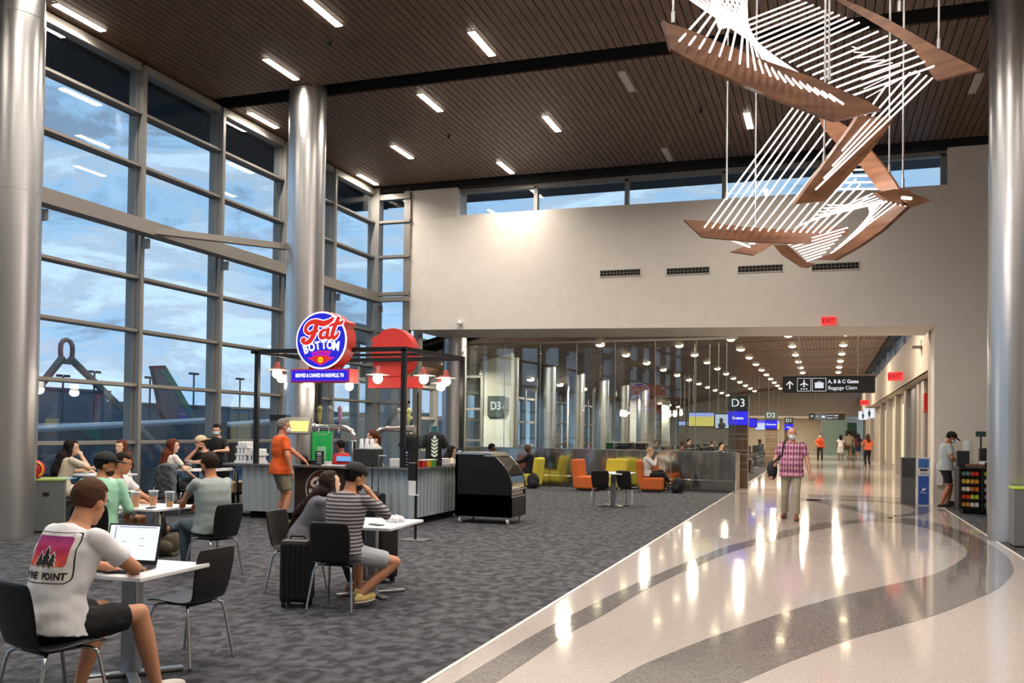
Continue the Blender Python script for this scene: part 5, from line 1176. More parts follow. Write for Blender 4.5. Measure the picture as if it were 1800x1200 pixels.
def person(label,x,y,yaw,seat=None,h=1.75,g=1.,lean=8,curve=0,twist=0,side=0,head=(0,0,0),LH=None,RH=None,LE=(-1,-.6,-.4),RE=(1,-.6,-.4),LF=None,RF=None,LK=None,RK=None,
           skin='c99a7c',top='cccccc',sleeve='short',tm=None,sm=None,bottom='shorts',bcol='222222',hair='short',hcol='3a281c',cap=None,capcol='121212',mask=False,beard=None,face=True,shoe='2a2a2c',q=.012,female=False,wr=.004,z0=0.,group=None,hem=0.,scale=1.,hipy=0.,grip=.5,neckbend=0,hairlen=.35,sole='d8d6d0',bm_=None):
    s=h/1.75;sh=(.165 if female else .19)*s*(1+.35*(g-1));hw=.088*s
    hz=(seat+.085*s) if seat else .92*s
    Hp=Vector((0,hipy,hz));cu=D(lean);S=Matrix.Rotation(D(side),3,'Y')
    up0=S@rotm(0,cu-D(curve)/2)@Vector((0,0,1));up1=S@rotm(0,cu+D(curve)/2)@Vector((0,0,1))
    T=.535*s;mid=Hp+up0*T*.5;Nk=mid+up1*T*.5
    def spine(t):
        p0=Hp;p1=mid;p2=Nk;u=t;return p0*(1-u)*(1-u)+(p1*2-(p0+p2)*.5)*2*u*(1-u)*1.0+p2*u*u
    R0=S@rotm(0,cu-D(curve)/2);R1=S@rotm(D(twist),cu+D(curve)/2)
    def sec(t,rx,ry,off=0.):
        p=spine(max(t,0)) if t>=0 else Hp+up0*t*T;k=max(0,min(1,t));ax=(R0@Vector((1,0,0))).lerp(R1@Vector((1,0,0)),k).normalized();fy=(R0@Vector((0,1,0))).lerp(R1@Vector((0,1,0)),k).normalized()
        return p+fy*off,ax*rx,fy*ry
    def loft(mb,secs,n=22):
        vs=[]
        for c,ax,fy in secs:
            for k in range(n):
                a=2*PI*k/n;ca,sa=math.cos(a),math.sin(a);e=.82;vs.append(c+ax*math.copysign(abs(ca)**e,ca)+fy*math.copysign(abs(sa)**e,sa))
        m=len(secs);fs=[(i*n+k,i*n+(k+1)%n,(i+1)*n+(k+1)%n,(i+1)*n+k) for i in range(m-1) for k in range(n)]+[list(range(n))[::-1],[(m-1)*n+i for i in range(n)]]
        mb.add(vs,fs,0,True)
    bg=g
    prof=[(-.16,.13,.11,0),(-.05,.162,.13,0),(.1,.165*(.5+.5*bg),.128*bg,.01*(bg-1)*10),(.3,(.138 if female else .152)*bg,.108*bg,.02*(bg-1)*10),(.5,(.142 if female else .165)*(.4+.6*bg),(.118)*(.4+.6*bg),.01),(.72,.92*sh/s,.122*(.7+.3*bg),.005),(.86,.90*sh/s,.108,0),(.94,.66*sh/s,.085,-.005),(1.0,.07,.065,0)]
    B=MB();loft(B,[sec(t,rx*s,ry*s,o*s) for t,rx,ry,o in prof])
    shax=R1@Vector((1,0,0));shp=spine(.885);SL=shp-shax*sh*.90;SR=shp+shax*sh*.90;ag=.72+.28*g
    # arms
    la,lf=.285*s,.255*s;arms=[]
    for sg,S_,Ht,El in((-1,SL,LH,LE),(1,SR,RH,RE)):
        if Ht is None: Ht=S_+Vector((sg*.09,.06,-.5*s))
        E_,W_=ik(S_,Ht,la,lf,El);arms.append((sg,S_,E_,W_))
        cone(B,S_,E_,.049*s*ag,.040*s*ag);cone(B,E_,W_,.042*s*ag,.027*s*ag)
        B.ell(E_,(.042*s,)*3,12,8)
        d=(W_-E_).normalized();ref=Vector((0,0,1)) if abs(d.z)<.8 else Vector((0,1,0));side_=d.cross(ref).normalized();nrm=side_.cross(d)
        hd=(d-Vector((0,0,.15))).normalized() if abs(d.z)<.6 else d
        c=W_+hd*.045*s;Rh=Matrix((side_,hd,nrm)).transposed();B.ell(c,(.040*s,.052*s,.018*s),12,8,R=Rh);cone(B,W_-d*.01,W_+hd*.03,.026*s,.03*s)
        for f in range(4):
            b=c+hd*.042*s+side_*((f-1.5)*.0195*s);L=(.068,.078,.072,.056)[f]*s;cv=grip+.08*f;d1=(hd*math.cos(cv*.7)-nrm*math.sin(cv*.7));d2=(hd*math.cos(cv*1.9)-nrm*math.sin(cv*1.9));m1=b+d1*L*.5;m2=m1+d2*L*.5
            cone(B,b-hd*.01,m1,.0095*s,.009*s,n=8);cone(B,m1,m2,.009*s,.0075*s,n=8)
        tb=c-hd*.015*s-side_*sg*-.034*s;td=(hd*.7+side_*sg*.7).normalized();cone(B,tb,tb+td*.035*s,.0115*s,.010*s,n=8);cone(B,tb+td*.035*s,tb+td*.035*s+(td*.5+hd*.7-nrm*.3).normalized()*.03*s,.010*s,.008*s,n=8)
    # legs
    lt,ls=.43*s,.42*s;legs=[]
    for sg,Ft,Kn in((-1,LF,LK),(1,RF,RK)):
        Hj=Hp+Vector((sg*hw,0,-.02*s))
        if Ft is None: Ft=Vector((sg*.10,.42 if seat else 0,.08)) if seat else Vector((sg*.10,0,.085))
        Ft=Vector(Ft);Kn=Kn or ((0,.5,1.) if seat else (0,1,0));K,A=ik(Hj,Ft,lt,ls,Kn);legs.append((sg,Hj,K,A))
        cone(B,Hj,K,.082*s*(.6+.4*g),.056*s);cone(B,K,K.lerp(A,.35),.054*s,.057*s);cone(B,K.lerp(A,.35),A,.057*s,.036*s);B.ell(K,(.055*s,)*3,12,8)
        fd=Vector((sg*.12,1,0)).normalized();cone(B,A-Vector((0,0,.02)),A+fd*.08*s-Vector((0,0,.05*s)),.034*s,.024*s)
    # head
    HR=R1@Matrix.Identity(3);nb=D(neckbend);hyaw,hp,hr=head;Hm=Matrix.Rotation(D(hyaw)+D(twist),3,'Z')@Matrix.Rotation(-D(hp),3,'X')@Matrix.Rotation(D(hr),3,'Y')
    nd=(up1*.6+Hm@Vector((0,0,1))*.6+Vector((0,.15,0))).normalized();C=Nk+nd*.040*s+Hm@Vector((0,.018*s,.100*s));k=s*1.06
    hx,hf,hu=Hm@Vector((1,0,0)),Hm@Vector((0,1,0)),Hm@Vector((0,0,1));pt=lambda a,b,c:C+hx*a*k+hf*b*k+hu*c*k
    cone(B,Nk-up1*.05*s,pt(0,-.02,-.06),.062*s,.054*s)
    B.ell(pt(0,-.008,.028),(.074*k,.094*k,.092*k),20,14,R=Hm);B.ell(pt(0,.022,-.04),(.058*k,.066*k,.072*k),16,12,R=Hm);B.ell(pt(0,.062,-.088),(.026*k,.024*k,.022*k),10,8,R=Hm)
    B.ell(pt(0,.094,-.012),(.013*k,.02*k,.024*k),10,8,R=Hm);B.ell(pt(0,.082,.035),(.045*k,.014*k,.012*k),10,8,R=Hm)
    for sg in(-1,1): B.ell(pt(sg*.076,-.004,-.008),(.010*k,.02*k,.03*k),10,8,R=Hm)
    msk=noisy('skin '+skin,skin,skin,scale=4,rough=.55) if False else mat('skin '+skin,skin,.55)
    r=link('person',remesh(B,q,2),msk);r.location=(x,y,z0);r.rotation_euler=(0,0,D(yaw));r.scale=(scale,)*3;tag(r,label,'person',group)
    # shirt
    mt=tm or mat('cloth '+top,top,.85);ins=.017
    S_=MB();hm=-.05-hem
    pr=[(hm,.212*(.75+.25*g),.160*(.6+.4*g),.01*(bg-1)*5)]+[(p[0],max(p[1],(.190 if p[0]<0 else .172)*(.75+.25*g)) if p[0]<.2 else p[1],max(p[2],.138*(.6+.4*g)) if p[0]<.2 else p[2],p[3]) for p in prof if p[0]>hm+.03 and p[0]<.96]
    loft(S_,[sec(t,rx*s+(ins if t>hm+.001 else .0),ry*s+(ins if t>hm+.001 else 0.),o*s) for t,rx,ry,o in pr]+[sec(.985,.068*s,.066*s)])
    SF={'short':.70,'long':1.,'elbow':1.25,'none':.0,'three':1.6}[sleeve] if sleeve!='long' else 2.
    for sg,a,e,w in arms:
        S_.ell(a-up1*.004,(.060*s*ag,)*3,12,8)
        if SF>0:
            t=min(SF,1.);b=a.lerp(e,t);cone(S_,a,b,.058*s*ag,(.061 if SF<1 else .05)*s*ag,(1,0 if SF<1 else 1))
            if SF>1: t=min(SF-1,.97);cone(S_,e,e.lerp(w,t),.05*s*ag,.037*s*ag,(1,0))
    sh_=link('shirt' if bottom!='dress' else 'dress',remesh(S_,max(q*.95,.009),7,wr,7.),mt,r)
    # bottoms
    mbt=bm_ or mat('cloth '+bcol,bcol,.85);P_=MB();loft(P_,[sec(-.19,.135*s,.12*s),sec(-.05,.168*s*(.8+.2*g),.136*s*(.7+.3*g),.003),sec(.05,.160*s*(.6+.4*g),.120*s*(.6+.4*g),.04*(g-1)*s)])
    for sg,a,kn,an in legs:
        if bottom in('shorts',):
            cone(P_,a,a.lerp(kn,.80),.100*s*(.6+.4*g),.084*s,(1,0))
        elif bottom=='dress' : cone(P_,a,a.lerp(kn,.95),.115*s,.12*s,(1,0))
        else: cone(P_,a,kn,.096*s*(.55+.45*g),.070*s);cone(P_,kn,kn.lerp(an,.93),.069*s,.052*s*(1 if g<1.1 else 1.25),(1,0))
    if bottom=='dress': a,b=legs[0],legs[1];cone(P_,a[2].lerp(b[2],.5)*.5+a[1].lerp(b[1],.5)*.5,a[2].lerp(b[2],.5),.13*s,.12*s,(1,0))
    link({'shorts':'shorts','pants':'trousers','dress':'skirt'}[bottom],remesh(P_,max(q*.95,.009),2,wr*.8,9.),mt if bottom=='dress' else mbt,r)
    # shoes
    for sg,a,kn,an in legs:
        m=MB();fd=Vector((sg*.12,1,0)).normalized();dn=(an-kn).normalized()
        if dn.z>-.55: fd=(dn.cross(Vector((1,0,0)))*1.);fd=fd if fd.z>-.2 else -fd;fd=Vector((0,dn.y*.4,.9)).normalized() if seat else fd;nn=-dn
        else: nn=Vector((0,0,1))
        rt=fd.cross(nn).normalized();Rf=Matrix((rt,fd,rt.cross(fd))).transposed()
        base=an-Rf@Vector((0,0,.055*s));m.ell(base+fd*.06*s+Rf@Vector((0,0,.010*s)),(.050*s,.145*s,.044*s),16,10,R=Rf);m.ell(base+fd*.0*s+Rf@Vector((0,0,.02*s)),(.042*s,.07*s,.05*s),14,8,R=Rf);o2=m.build('shoe',mat('shoe '+shoe,shoe,.6),r)
        m=MB();m.ell(base+fd*.06*s-Rf@Vector((0,0,.018*s)),(.050*s,.145*s,.014*s),18,6,R=Rf);m.build('sole',mat('sole '+sole,sole,.7),o2)
    # hair
    mh=mat('hair '+hcol,hcol,.75,spec=.2)
    if hair!='bald':
        Hh=MB();n,m_=26,18;vs=[];cc=pt(0,-.012,.034);R3=(.086*k,.106*k,.100*k)
        for i in range(1,m_):
            a=PI*i/m_
            for j in range(n):
                b=2*PI*j/n;dx,dy,dz=math.sin(a)*math.cos(b),math.sin(a)*math.sin(b),math.cos(a)
                f=1.
                if dy>.25 and dz<.42+.25*(1-dy): f=.80
                if dy>-.1 and dy<=.25 and dz<-.2: f=.80
                if dz<(-.86): f=.75
                w=1+.03*noise.noise(Vector((dx*3,dy*3,dz*3))*2)
                vs.append(cc+Hm@Vector((dx*R3[0]*f*w,dy*R3[1]*f*w,dz*R3[2]*f*w)))
        vs.append(cc+Hm@Vector((0,0,R3[2])));vs.append(cc-Hm@Vector((0,0,R3[2]*.75)));t=len(vs)-2
        fs=[(i*n+j,(i+1)*n+j,(i+1)*n+(j+1)%n,i*n+(j+1)%n) for i in range(m_-2) for j in range(n)]+[(t,j,(j+1)%n) for j in range(n)]+[(t+1,(m_-2)*n+(j+1)%n,(m_-2)*n+j) for j in range(n)]
        Hh.add(vs,fs,0,True)
        if hair=='long':
            a=pt(0,-.06,.03);b=pt(0,-.085,-.08);c=Nk-R1@Vector((0,.10*s,0))-up1*.02;e=c-up1*hairlen*s*.6-R1@Vector((0,.04,0));f=c-up1*hairlen*s
            Hh.ell(a,(.085*k,.06*k,.09*k),12,8,R=Hm);cone(Hh,b,c,.072*s,.075*s)
            for o_ in(-.05,0,.05): cone(Hh,c+shax*o_*s,e+shax*o_*1.1*s,.058*s,.048*s);cone(Hh,e+shax*o_*1.1*s,f+shax*o_*.9*s,.048*s,.016*s)
            for sg in(-1,1): cone(Hh,pt(sg*.068,-.02,.02),pt(sg*.078,-.02,-.10),.032*k,.036*k);cone(Hh,pt(sg*.078,-.02,-.10),pt(sg*.08,-.03,-.18),.036*k,.03*k)
            me=remesh(Hh,max(q,.01),1,.006,22)
        elif hair=='pony':
            cone(Hh,pt(0,-.1,.06),pt(0,-.14,-.03),.034*k,.04*k);cone(Hh,pt(0,-.14,-.03),pt(.01,-.12,-.2),.04*k,.02*k);me=remesh(Hh,max(q,.01),1,.004,22)
        else: me=remesh(Hh,max(q*.8,.008),1,.003,30)
        link('hair',me,mh,r)
    if beard:
        m=MB();m.ell(pt(0,.03,-.062),(.058*k,.062*k,.05*k),16,10,R=Hm);link('beard',remesh(m,.009,1,.002,40),mat('beard '+beard,beard,.9),r)
    if cap:
        m=MB();n=26;dome=[];cc=pt(0,-.008,.045)
        for i in range(0,8):
            a=PI/2*i/7
            for j in range(n):
                b=2*PI*j/n;dome.append(cc+Hm@Vector((math.cos(a)*math.cos(b)*.092*k,math.cos(a)*math.sin(b)*.112*k,math.sin(a)*.098*k)))
        m.add(dome,[(i*n+j,i*n+(j+1)%n,(i+1)*n+(j+1)%n,(i+1)*n+j) for i in range(7) for j in range(n)]+[list(range(n))[::-1]],0,True)
        cp=m.build('cap',mat('cap '+capcol,capcol,.8),r);m=MB();sg=1 if cap=='front' else -1
        m.ell(pt(0,sg*.135,.048),(.072*k,.068*k,.009*k),18,6,R=Hm@Matrix.Rotation(-.18*sg,3,'X'));m.build('brim',MATS['cap '+capcol],cp)
    if mask:
        m=MB();m.ell(pt(0,.048,-.045),(.062*k,.062*k,.052*k),16,10,R=Hm);m.box(pt(0,.02,-.02),(.15*k,.06*k,.006*k),rot=Hm);m.build('face_mask',mat('pale mask','cfdfe6',.8),r)
    if face:
        for sg in(-1,1):
            m=MB();m.ell(pt(sg*.030,.073,.016),(.013*k,.008*k,.008*k),10,6,R=Hm);e=m.build('eye',mat('eye white','e6e2dc',.3),r);m=MB();m.ell(pt(sg*.030,.0795,.016),(.0055*k,.004*k,.0065*k),8,6,R=Hm);m.build('iris',mat('iris','2d1f16',.3),e)
            m=MB();m.ell(pt(sg*.031,.080,.036),(.018*k,.005*k,.004*k),8,6,R=Hm);m.build('eyebrow',mat('hairbrow '+hcol,hcol,.9),r)
        if not mask: m=MB();m.ell(pt(0,.083,-.053),(.022*k,.007*k,.006*k),10,6,R=Hm);m.build('mouth',mat('lips','a8564e',.5),r)
    PEOPLE[label]=dict(root=r,shirt=sh_,C=C,Nk=Nk,SL=SL,SR=SR,arms=arms,legs=legs,Hm=Hm);return r
PEOPLE={}
def XA(px,y,pyy=850): return ony(px,pyy,y).x
# fabrics with pattern
def striped():
    m=mat('striped jersey','8a858c',.9);N,L,b=nodes(m);tc=N.new('ShaderNodeTexCoord');w=N.new('ShaderNodeTexWave');w.bands_direction='Z';w.inputs['Scale'].default_value=9.5;w.inputs['Distortion'].default_value=.25
    r=N.new('ShaderNodeValToRGB');r.color_ramp.interpolation='CONSTANT';e=r.color_ramp.elements;e[0].color=(*hexc('34323a'),1);e[1].position=.42;e[1].color=(*hexc('9d979b'),1)
    L.new(tc.outputs['Object'],w.inputs[0]);L.new(w.outputs['Fac'],r.inputs[0]);L.new(r.outputs[0],b.inputs['Base Color']);return m
def plaid():
    m=mat('plaid cotton','8a4a62',.9);N,L,b=nodes(m);tc=N.new('ShaderNodeTexCoord');prev=None
    base=(*hexc('b892a6'),1)
    for ax,sc,thr,col in(('Z',2.9,.62,'55205e'),('X',3.,.72,'8a2f5e'),('Z',5.8,.86,'b52a50'),('X',6.,.93,'efe6ee'),('Z',5.8,.02,'b08aa6'))[:4]:
        w=N.new('ShaderNodeTexWave');w.bands_direction=ax;w.inputs['Scale'].default_value=sc;L.new(tc.outputs['Object'],w.inputs[0])
        g=N.new('ShaderNodeMath');g.operation='GREATER_THAN';g.inputs[1].default_value=thr;L.new(w.outputs['Fac'],g.inputs[0])
        k=N.new('ShaderNodeMath');k.operation='MULTIPLY';k.inputs[1].default_value=.85 if ax=='Z' else .55;L.new(g.outputs[0],k.inputs[0])
        mx=N.new('ShaderNodeMix');mx.data_type='RGBA';L.new(k.outputs[0],mx.inputs['Factor'])
        if prev is None: mx.inputs['A'].default_value=base
        else: L.new(prev,mx.inputs['A'])
        mx.inputs['B'].default_value=(*hexc(col),1);prev=mx.outputs['Result']
    L.new(prev,b.inputs['Base Color']);return m
L_=lambda x,y,z:Vector((x,y,z))
# 1 front man at the laptop
person('man in a white t-shirt with a sunset pine tree back print typing on a laptop',-4.06,3.98,-8,seat=.43,h=1.8,lean=16,curve=16,head=(8,20,0),LH=(-.22,.50,.75),RH=(.04,.50,.76),LE=(-1,-.1,-.6),RE=(1,.05,-.5),
  LF=(-.16,.30,.09),RF=(.22,.52,.09),skin='c48c6a',top='e4e6ea',bottom='shorts',bcol='131416',hcol='4a3020',q=.0085,wr=.010,face=True,shoe='c9c6c0',grip=.5,hem=.06)
person('man in a grey striped shirt and backward black cap leaning on the white table',-4.12,7.29,-4,seat=.43,h=1.74,lean=10,curve=14,head=(-30,16,0),RH=(.11,.27,1.02),LH=(-.12,.27,1.02),RE=(1.,.5,-1.2),LE=(-1,.5,-.8),
  RF=(.16,.06,.13),RK=(.8,1,.3),LF=(-.12,.46,.09),skin='c08a68',tm=striped(),sleeve='three',bottom='shorts',bcol='a9adb4',hair='short',hcol='17120f',cap='back',capcol='101010',beard='2a2019',shoe='d9c07a',q=.009,wr=.005,hem=.03)
person('woman with very long dark hair and grey sweater seated behind a suitcase',-4.92,7.9,-72,seat=.43,h=1.64,g=.92,lean=30,curve=14,head=(38,0,-8),RH=(.02,.60,.92),LH=(-.1,.58,.90),RF=(.06,.52,.09),LF=(-.1,.5,.09),skin='e0bba0',top='6b6d77',sleeve='long',bottom='pants',bcol='16161a',hair='long',hcol='2a1c18',shoe='8a5c40',sole='5c3d2a',q=.011,female=True,hairlen=.5)
x=XA(491,13.1);person('man in a bright orange shirt and khaki shorts standing at the kiosk counter',x,13.1,-38,h=1.79,g=1.18,lean=3,curve=4,head=(-12,4,0),LH=(.05,.42,1.06),RH=(.30,.10,.90),RE=(1,-.7,0),LE=(-.6,.3,-1),LF=(-.13,.02,.085),RF=(.13,.02,.085),skin='c08668',top='d4571a',bottom='shorts',bcol='8b8470',hcol='77726c',mask=True,shoe='5e6034',q=.011,hem=.14,wr=.006)
person('man in a mint green shirt and black cap seated with his back to the camera',-7.30,7.72,26,seat=.43,h=1.78,g=1.1,lean=10,curve=16,head=(-75,6,0),RH=(.2,.32,.66),LH=(-.16,.36,.7),RE=(.6,-.4,-1),LE=(-.6,-.4,-1),RF=(.16,.42,.09),skin='b9805c',top='9fd6b8',sleeve='elbow',bottom='shorts',bcol='3c4048',hcol='1c1512',cap='front',capcol='0f0f11',beard='3a2a20',q=.0105,wr=.006,hem=.05)
person('man in a white shirt mostly hidden behind the mint green shirt man',-8.05,8.62,-80,seat=.43,h=1.76,g=1.1,lean=16,curve=12,head=(10,12,0),RH=(.1,.5,.74),LH=(-.14,.5,.74),skin='b9805c',top='dad9dc',bottom='shorts',bcol='3c3e44',hcol='181210',q=.014)
person('man in a grey-green polo seated with one leg crossed at the beer table',-6.33,8.34,66,seat=.43,h=1.8,g=1.08,lean=4,curve=18,head=(12,8,0),LH=(-.05,.55,.78),RH=(.12,.52,.76),LE=(-1,0,-.6),RE=(1,0,-.9),RF=(-.26,.52,.47),RK=(1.,.5,.3),LF=(-.08,.42,.09),skin='b9805c',top='9aa6a6',bottom='pants',bcol='4a5a68',hcol='2c1e16',beard='3a2a20',shoe='1a1b1e',q=.0105,wr=.006,hem=.04)
sc=1.06
x=XA(113,11.45);person('woman with long dark hair in a cream dress behind the left waste bin',x,11.4,-22,seat=.46,h=1.68,g=.92,lean=10,curve=10,head=(-18,8,0),RH=(.07,.25,1.06),RE=(1,.4,-1.4),LH=(-.1,.42,.82),skin='dcb294',top='c9bfac',bottom='dress',hair='long',hcol='1c1412',q=.012,female=True,scale=sc,hairlen=.42)
x=XA(206,12.7);person('smiling woman with auburn hair in a white top facing the camera by the window',x,12.85,150,seat=.46,h=1.62,g=.92,lean=4,head=(25,0,0),skin='e0b597',top='d9d5d0',bottom='pants',bcol='2a2c33',hair='long',hcol='5a3220',q=.012,female=True,scale=sc,LH=(-.15,.4,.84),RH=(.15,.4,.84),hairlen=.3)
x=XA(303,13.8);person('woman with long red hair and white t-shirt seated with her back turned',x,13.7,-20,seat=.46,h=1.66,g=.94,lean=4,curve=8,head=(-25,4,0),RH=(.14,.36,.66),LH=(-.12,.4,.8),skin='e2b9a0',top='ddd6d0',bottom='pants',bcol='121316',hair='long',hcol='5e2e1a',q=.012,female=True,scale=sc,hairlen=.36,RF=(.1,.6,.09))
x=XA(362,15.1);person('bearded man in a beige cap and black t-shirt, chin on hand, by the window',x,15.15,168,seat=.46,h=1.78,g=1.08,lean=12,curve=10,head=(-14,12,0),RH=(.05,.24,1.08),RE=(.9,.5,-1.2),LH=(-.05,.42,.86),LE=(-1,.3,-.3),skin='d3a184',top='141416',bottom='pants',bcol='1b1c20',hcol='2a1c14',cap='back',capcol='cdbb98',beard='3a2418',q=.012,scale=sc)
x=XA(376,15.6);person('dark haired person in a face mask and black t-shirt standing behind the beige cap man',x,15.7,195,h=1.70,lean=4,head=(10,14,0),LH=(-.1,.32,1.12),RH=(.12,.34,1.08),skin='d9ab90',top='17181b',bottom='pants',bcol='17181b',hair='pony',hcol='14100e',mask=True,q=.013,female=True)
x=XA(661,14.75);person('barista with a brown ponytail, face mask and white t-shirt behind the kiosk counter',x,14.75,92,h=1.62,g=.95,lean=6,head=(6,8,0),LH=(-.1,.34,1.1),RH=(.15,.3,1.05),skin='d9a98c',top='d8d6d4',bottom='pants',bcol='1c1c20',hair='pony',hcol='4a2a1c',mask=True,q=.011,female=True)
x=XA(601,17.2);person('man in a red shirt seated beyond the kiosk, seen between tap tower and counter',x,17.2,80,seat=.45,h=1.72,lean=2,head=(0,10,0),skin='a96e50',top='c9252b',bottom='pants',bcol='222428',hcol='1a1412',q=.014,scale=1.03)
chair(x+.02,17.2,80,'black moulded chair under the man in the red shirt beyond the kiosk',s=1.03)
x=XA(789,18.2);person('dark haired woman in a pale top seated far behind the merchandise dummies',x,18.2,-50,seat=.45,h=1.6,g=.92,lean=2,head=(-10,10,0),skin='d0a080',top='cdbfae',bottom='pants',bcol='222428',hair='long',hcol='120e0d',q=.014,female=True,hairlen=.15)
chair(x,18.2,-50,'black moulded chair under the dark haired woman behind the merchandise')
person('man in black clothes on the yellow lounge chair reading a phone',-8.05,24.85,96,seat=.36,h=1.76,lean=-4,curve=14,head=(0,26,0),LH=(-.06,.4,.68),RH=(.06,.4,.66),LF=(-.12,.56,.09),RF=(.12,.68,.09),skin='5b3a2c',top='17181c',sleeve='long',bottom='pants',bcol='121317',hair='bald',shoe='1a1a1c',q=.014)
person('blonde woman in a white cardigan and black trousers eating on the orange lounge chair',-4.62,24.72,-82,seat=.36,h=1.66,g=.94,lean=2,curve=12,head=(0,16,0),LH=(-.04,.24,.92),RH=(.06,.24,.9),LE=(-1,-.3,-1),RE=(1,-.3,-1),LF=(-.02,.62,.22),LK=(0,.4,1),RF=(.1,.5,.09),skin='e0b9a0',top='d8d6d4',sleeve='long',bottom='pants',bcol='121317',hair='short',hcol='b39a72',shoe='1a1a1c',q=.013,female=True)
x=-9.0;person('person seated behind the food display case, only the top of the head visible',x,24.2,-70,seat=.36,h=1.72,lean=0,head=(0,10,0),skin='5b3a2c',top='2a2c30',bottom='pants',bcol='222428',hcol='0f0c0b',q=.018)
# walking man
x=-.62;person('bald man in a purple plaid shirt and khaki trousers walking toward the camera',x,18.05,176,h=1.77,g=1.32,lean=-1,head=(12,2,0),LH=(-.35,.06,.84),RH=(.36,.08,.84),LE=(-1,-.6,0),RE=(1,-.6,0),LF=(-.11,.16,.085),RF=(.14,-.18,.10),LK=(0,1,0),skin='cf9a82',tm=plaid(),bottom='pants',bcol='9a937f',hair='bald',mask=True,shoe='7a4a2c',q=.010,wr=.005,hem=.17,sleeve='short',sole='3a2a20')
x=XA(1660,22.75);person('man in a grey t-shirt, black shorts and cap standing by the snack counter, head bowed',x,22.6,-78,h=1.76,g=1.05,lean=4,curve=8,head=(0,30,0),LH=(-.02,.3,1.02),RH=(.12,.26,1.0),LE=(-1,-.6,-.8),RE=(1,-.8,-.6),LF=(-.06,.06,.085),RF=(.1,-.12,.085),skin='a86c4a',top='a9b2b4',bottom='shorts',bcol='101114',hcol='1a1512',cap='front',capcol='15171a',mask=True,shoe='15161a',q=.011,hem=.10)
person('woman in an orange hooded top and black leggings walking in the distance',-.35,56.,178,h=1.68,lean=2,LH=(-.25,.05,.8),RH=(.12,.25,1.0),LF=(-.12,.2,.085),RF=(.12,-.2,.1),skin='a97a5c',top='d8562c',sleeve='long',bottom='pants',bcol='14151a',hcol='2a1c16',hair='short',mask=True,q=.022,female=True)
person('dark haired woman in white with a grey skirt walking away in the distance',.85,61.,10,h=1.62,lean=0,skin='7a5038',top='dfdcda',bottom='dress',tm=mat('pale cloth','d0ccca',.8),hair='long',hcol='120e0c',q=.024,female=True,hairlen=.05)
person('tall man in beige carrying a duffel bag in the distance',1.45,65.,5,h=1.85,lean=0,skin='b98a6c',top='b7a48c',bottom='shorts',bcol='8a7a68',hcol='2a1f18',q=.024)
person('person in a maroon top and denim shorts in the distance, right of the beige man',1.95,63.,8,h=1.7,lean=0,skin='a97a5c',top='5a2a30',bottom='shorts',bcol='2a3550',hair='long',hcol='2a1c16',q=.024,female=True,hairlen=.2)
person('woman with a coral bag and wide black trousers walking by the lit shop windows',1.95,48.5,20,h=1.68,lean=0,skin='b98a6c',top='d9664a',bottom='pants',bcol='0f1013',hair='long',hcol='4a3024',q=.02,female=True,g=1.05,LH=(-.2,.2,1.0),RH=(.2,.2,1.0),hairlen=.15)
# seated travellers far inside
cols=['24262c','5a2a2a','2b3550','6e6a64','1c1d22','8a8d92','3a2f28','50606e']
base=None
for k,(x,y,yw) in enumerate([(-3.4,32.1,-90),(-4.9,33.3,-90),(-6.6,37.2,-90),(-3.4,38.5,-90),(-4.9,42.3,-90),(-3.6,44.6,-90),(-6.6,46.8,-90),(-3.4,51.2,-90)]):
    person('small distant traveller seated on the gate benches beside the walkway',x,y,yw,seat=.44,h=1.7,lean=-6,head=((k*37)%50-25,8,0),skin=['c99a7c','8a5c44','d8ab90','5b3a2c'][k%4],top=cols[k],sleeve='long',bottom='pants',bcol=cols[(k+3)%8],hcol=['1c1412','4a3020','77726c'][k%3],face=False,q=.03,group='travellers on the gate benches')
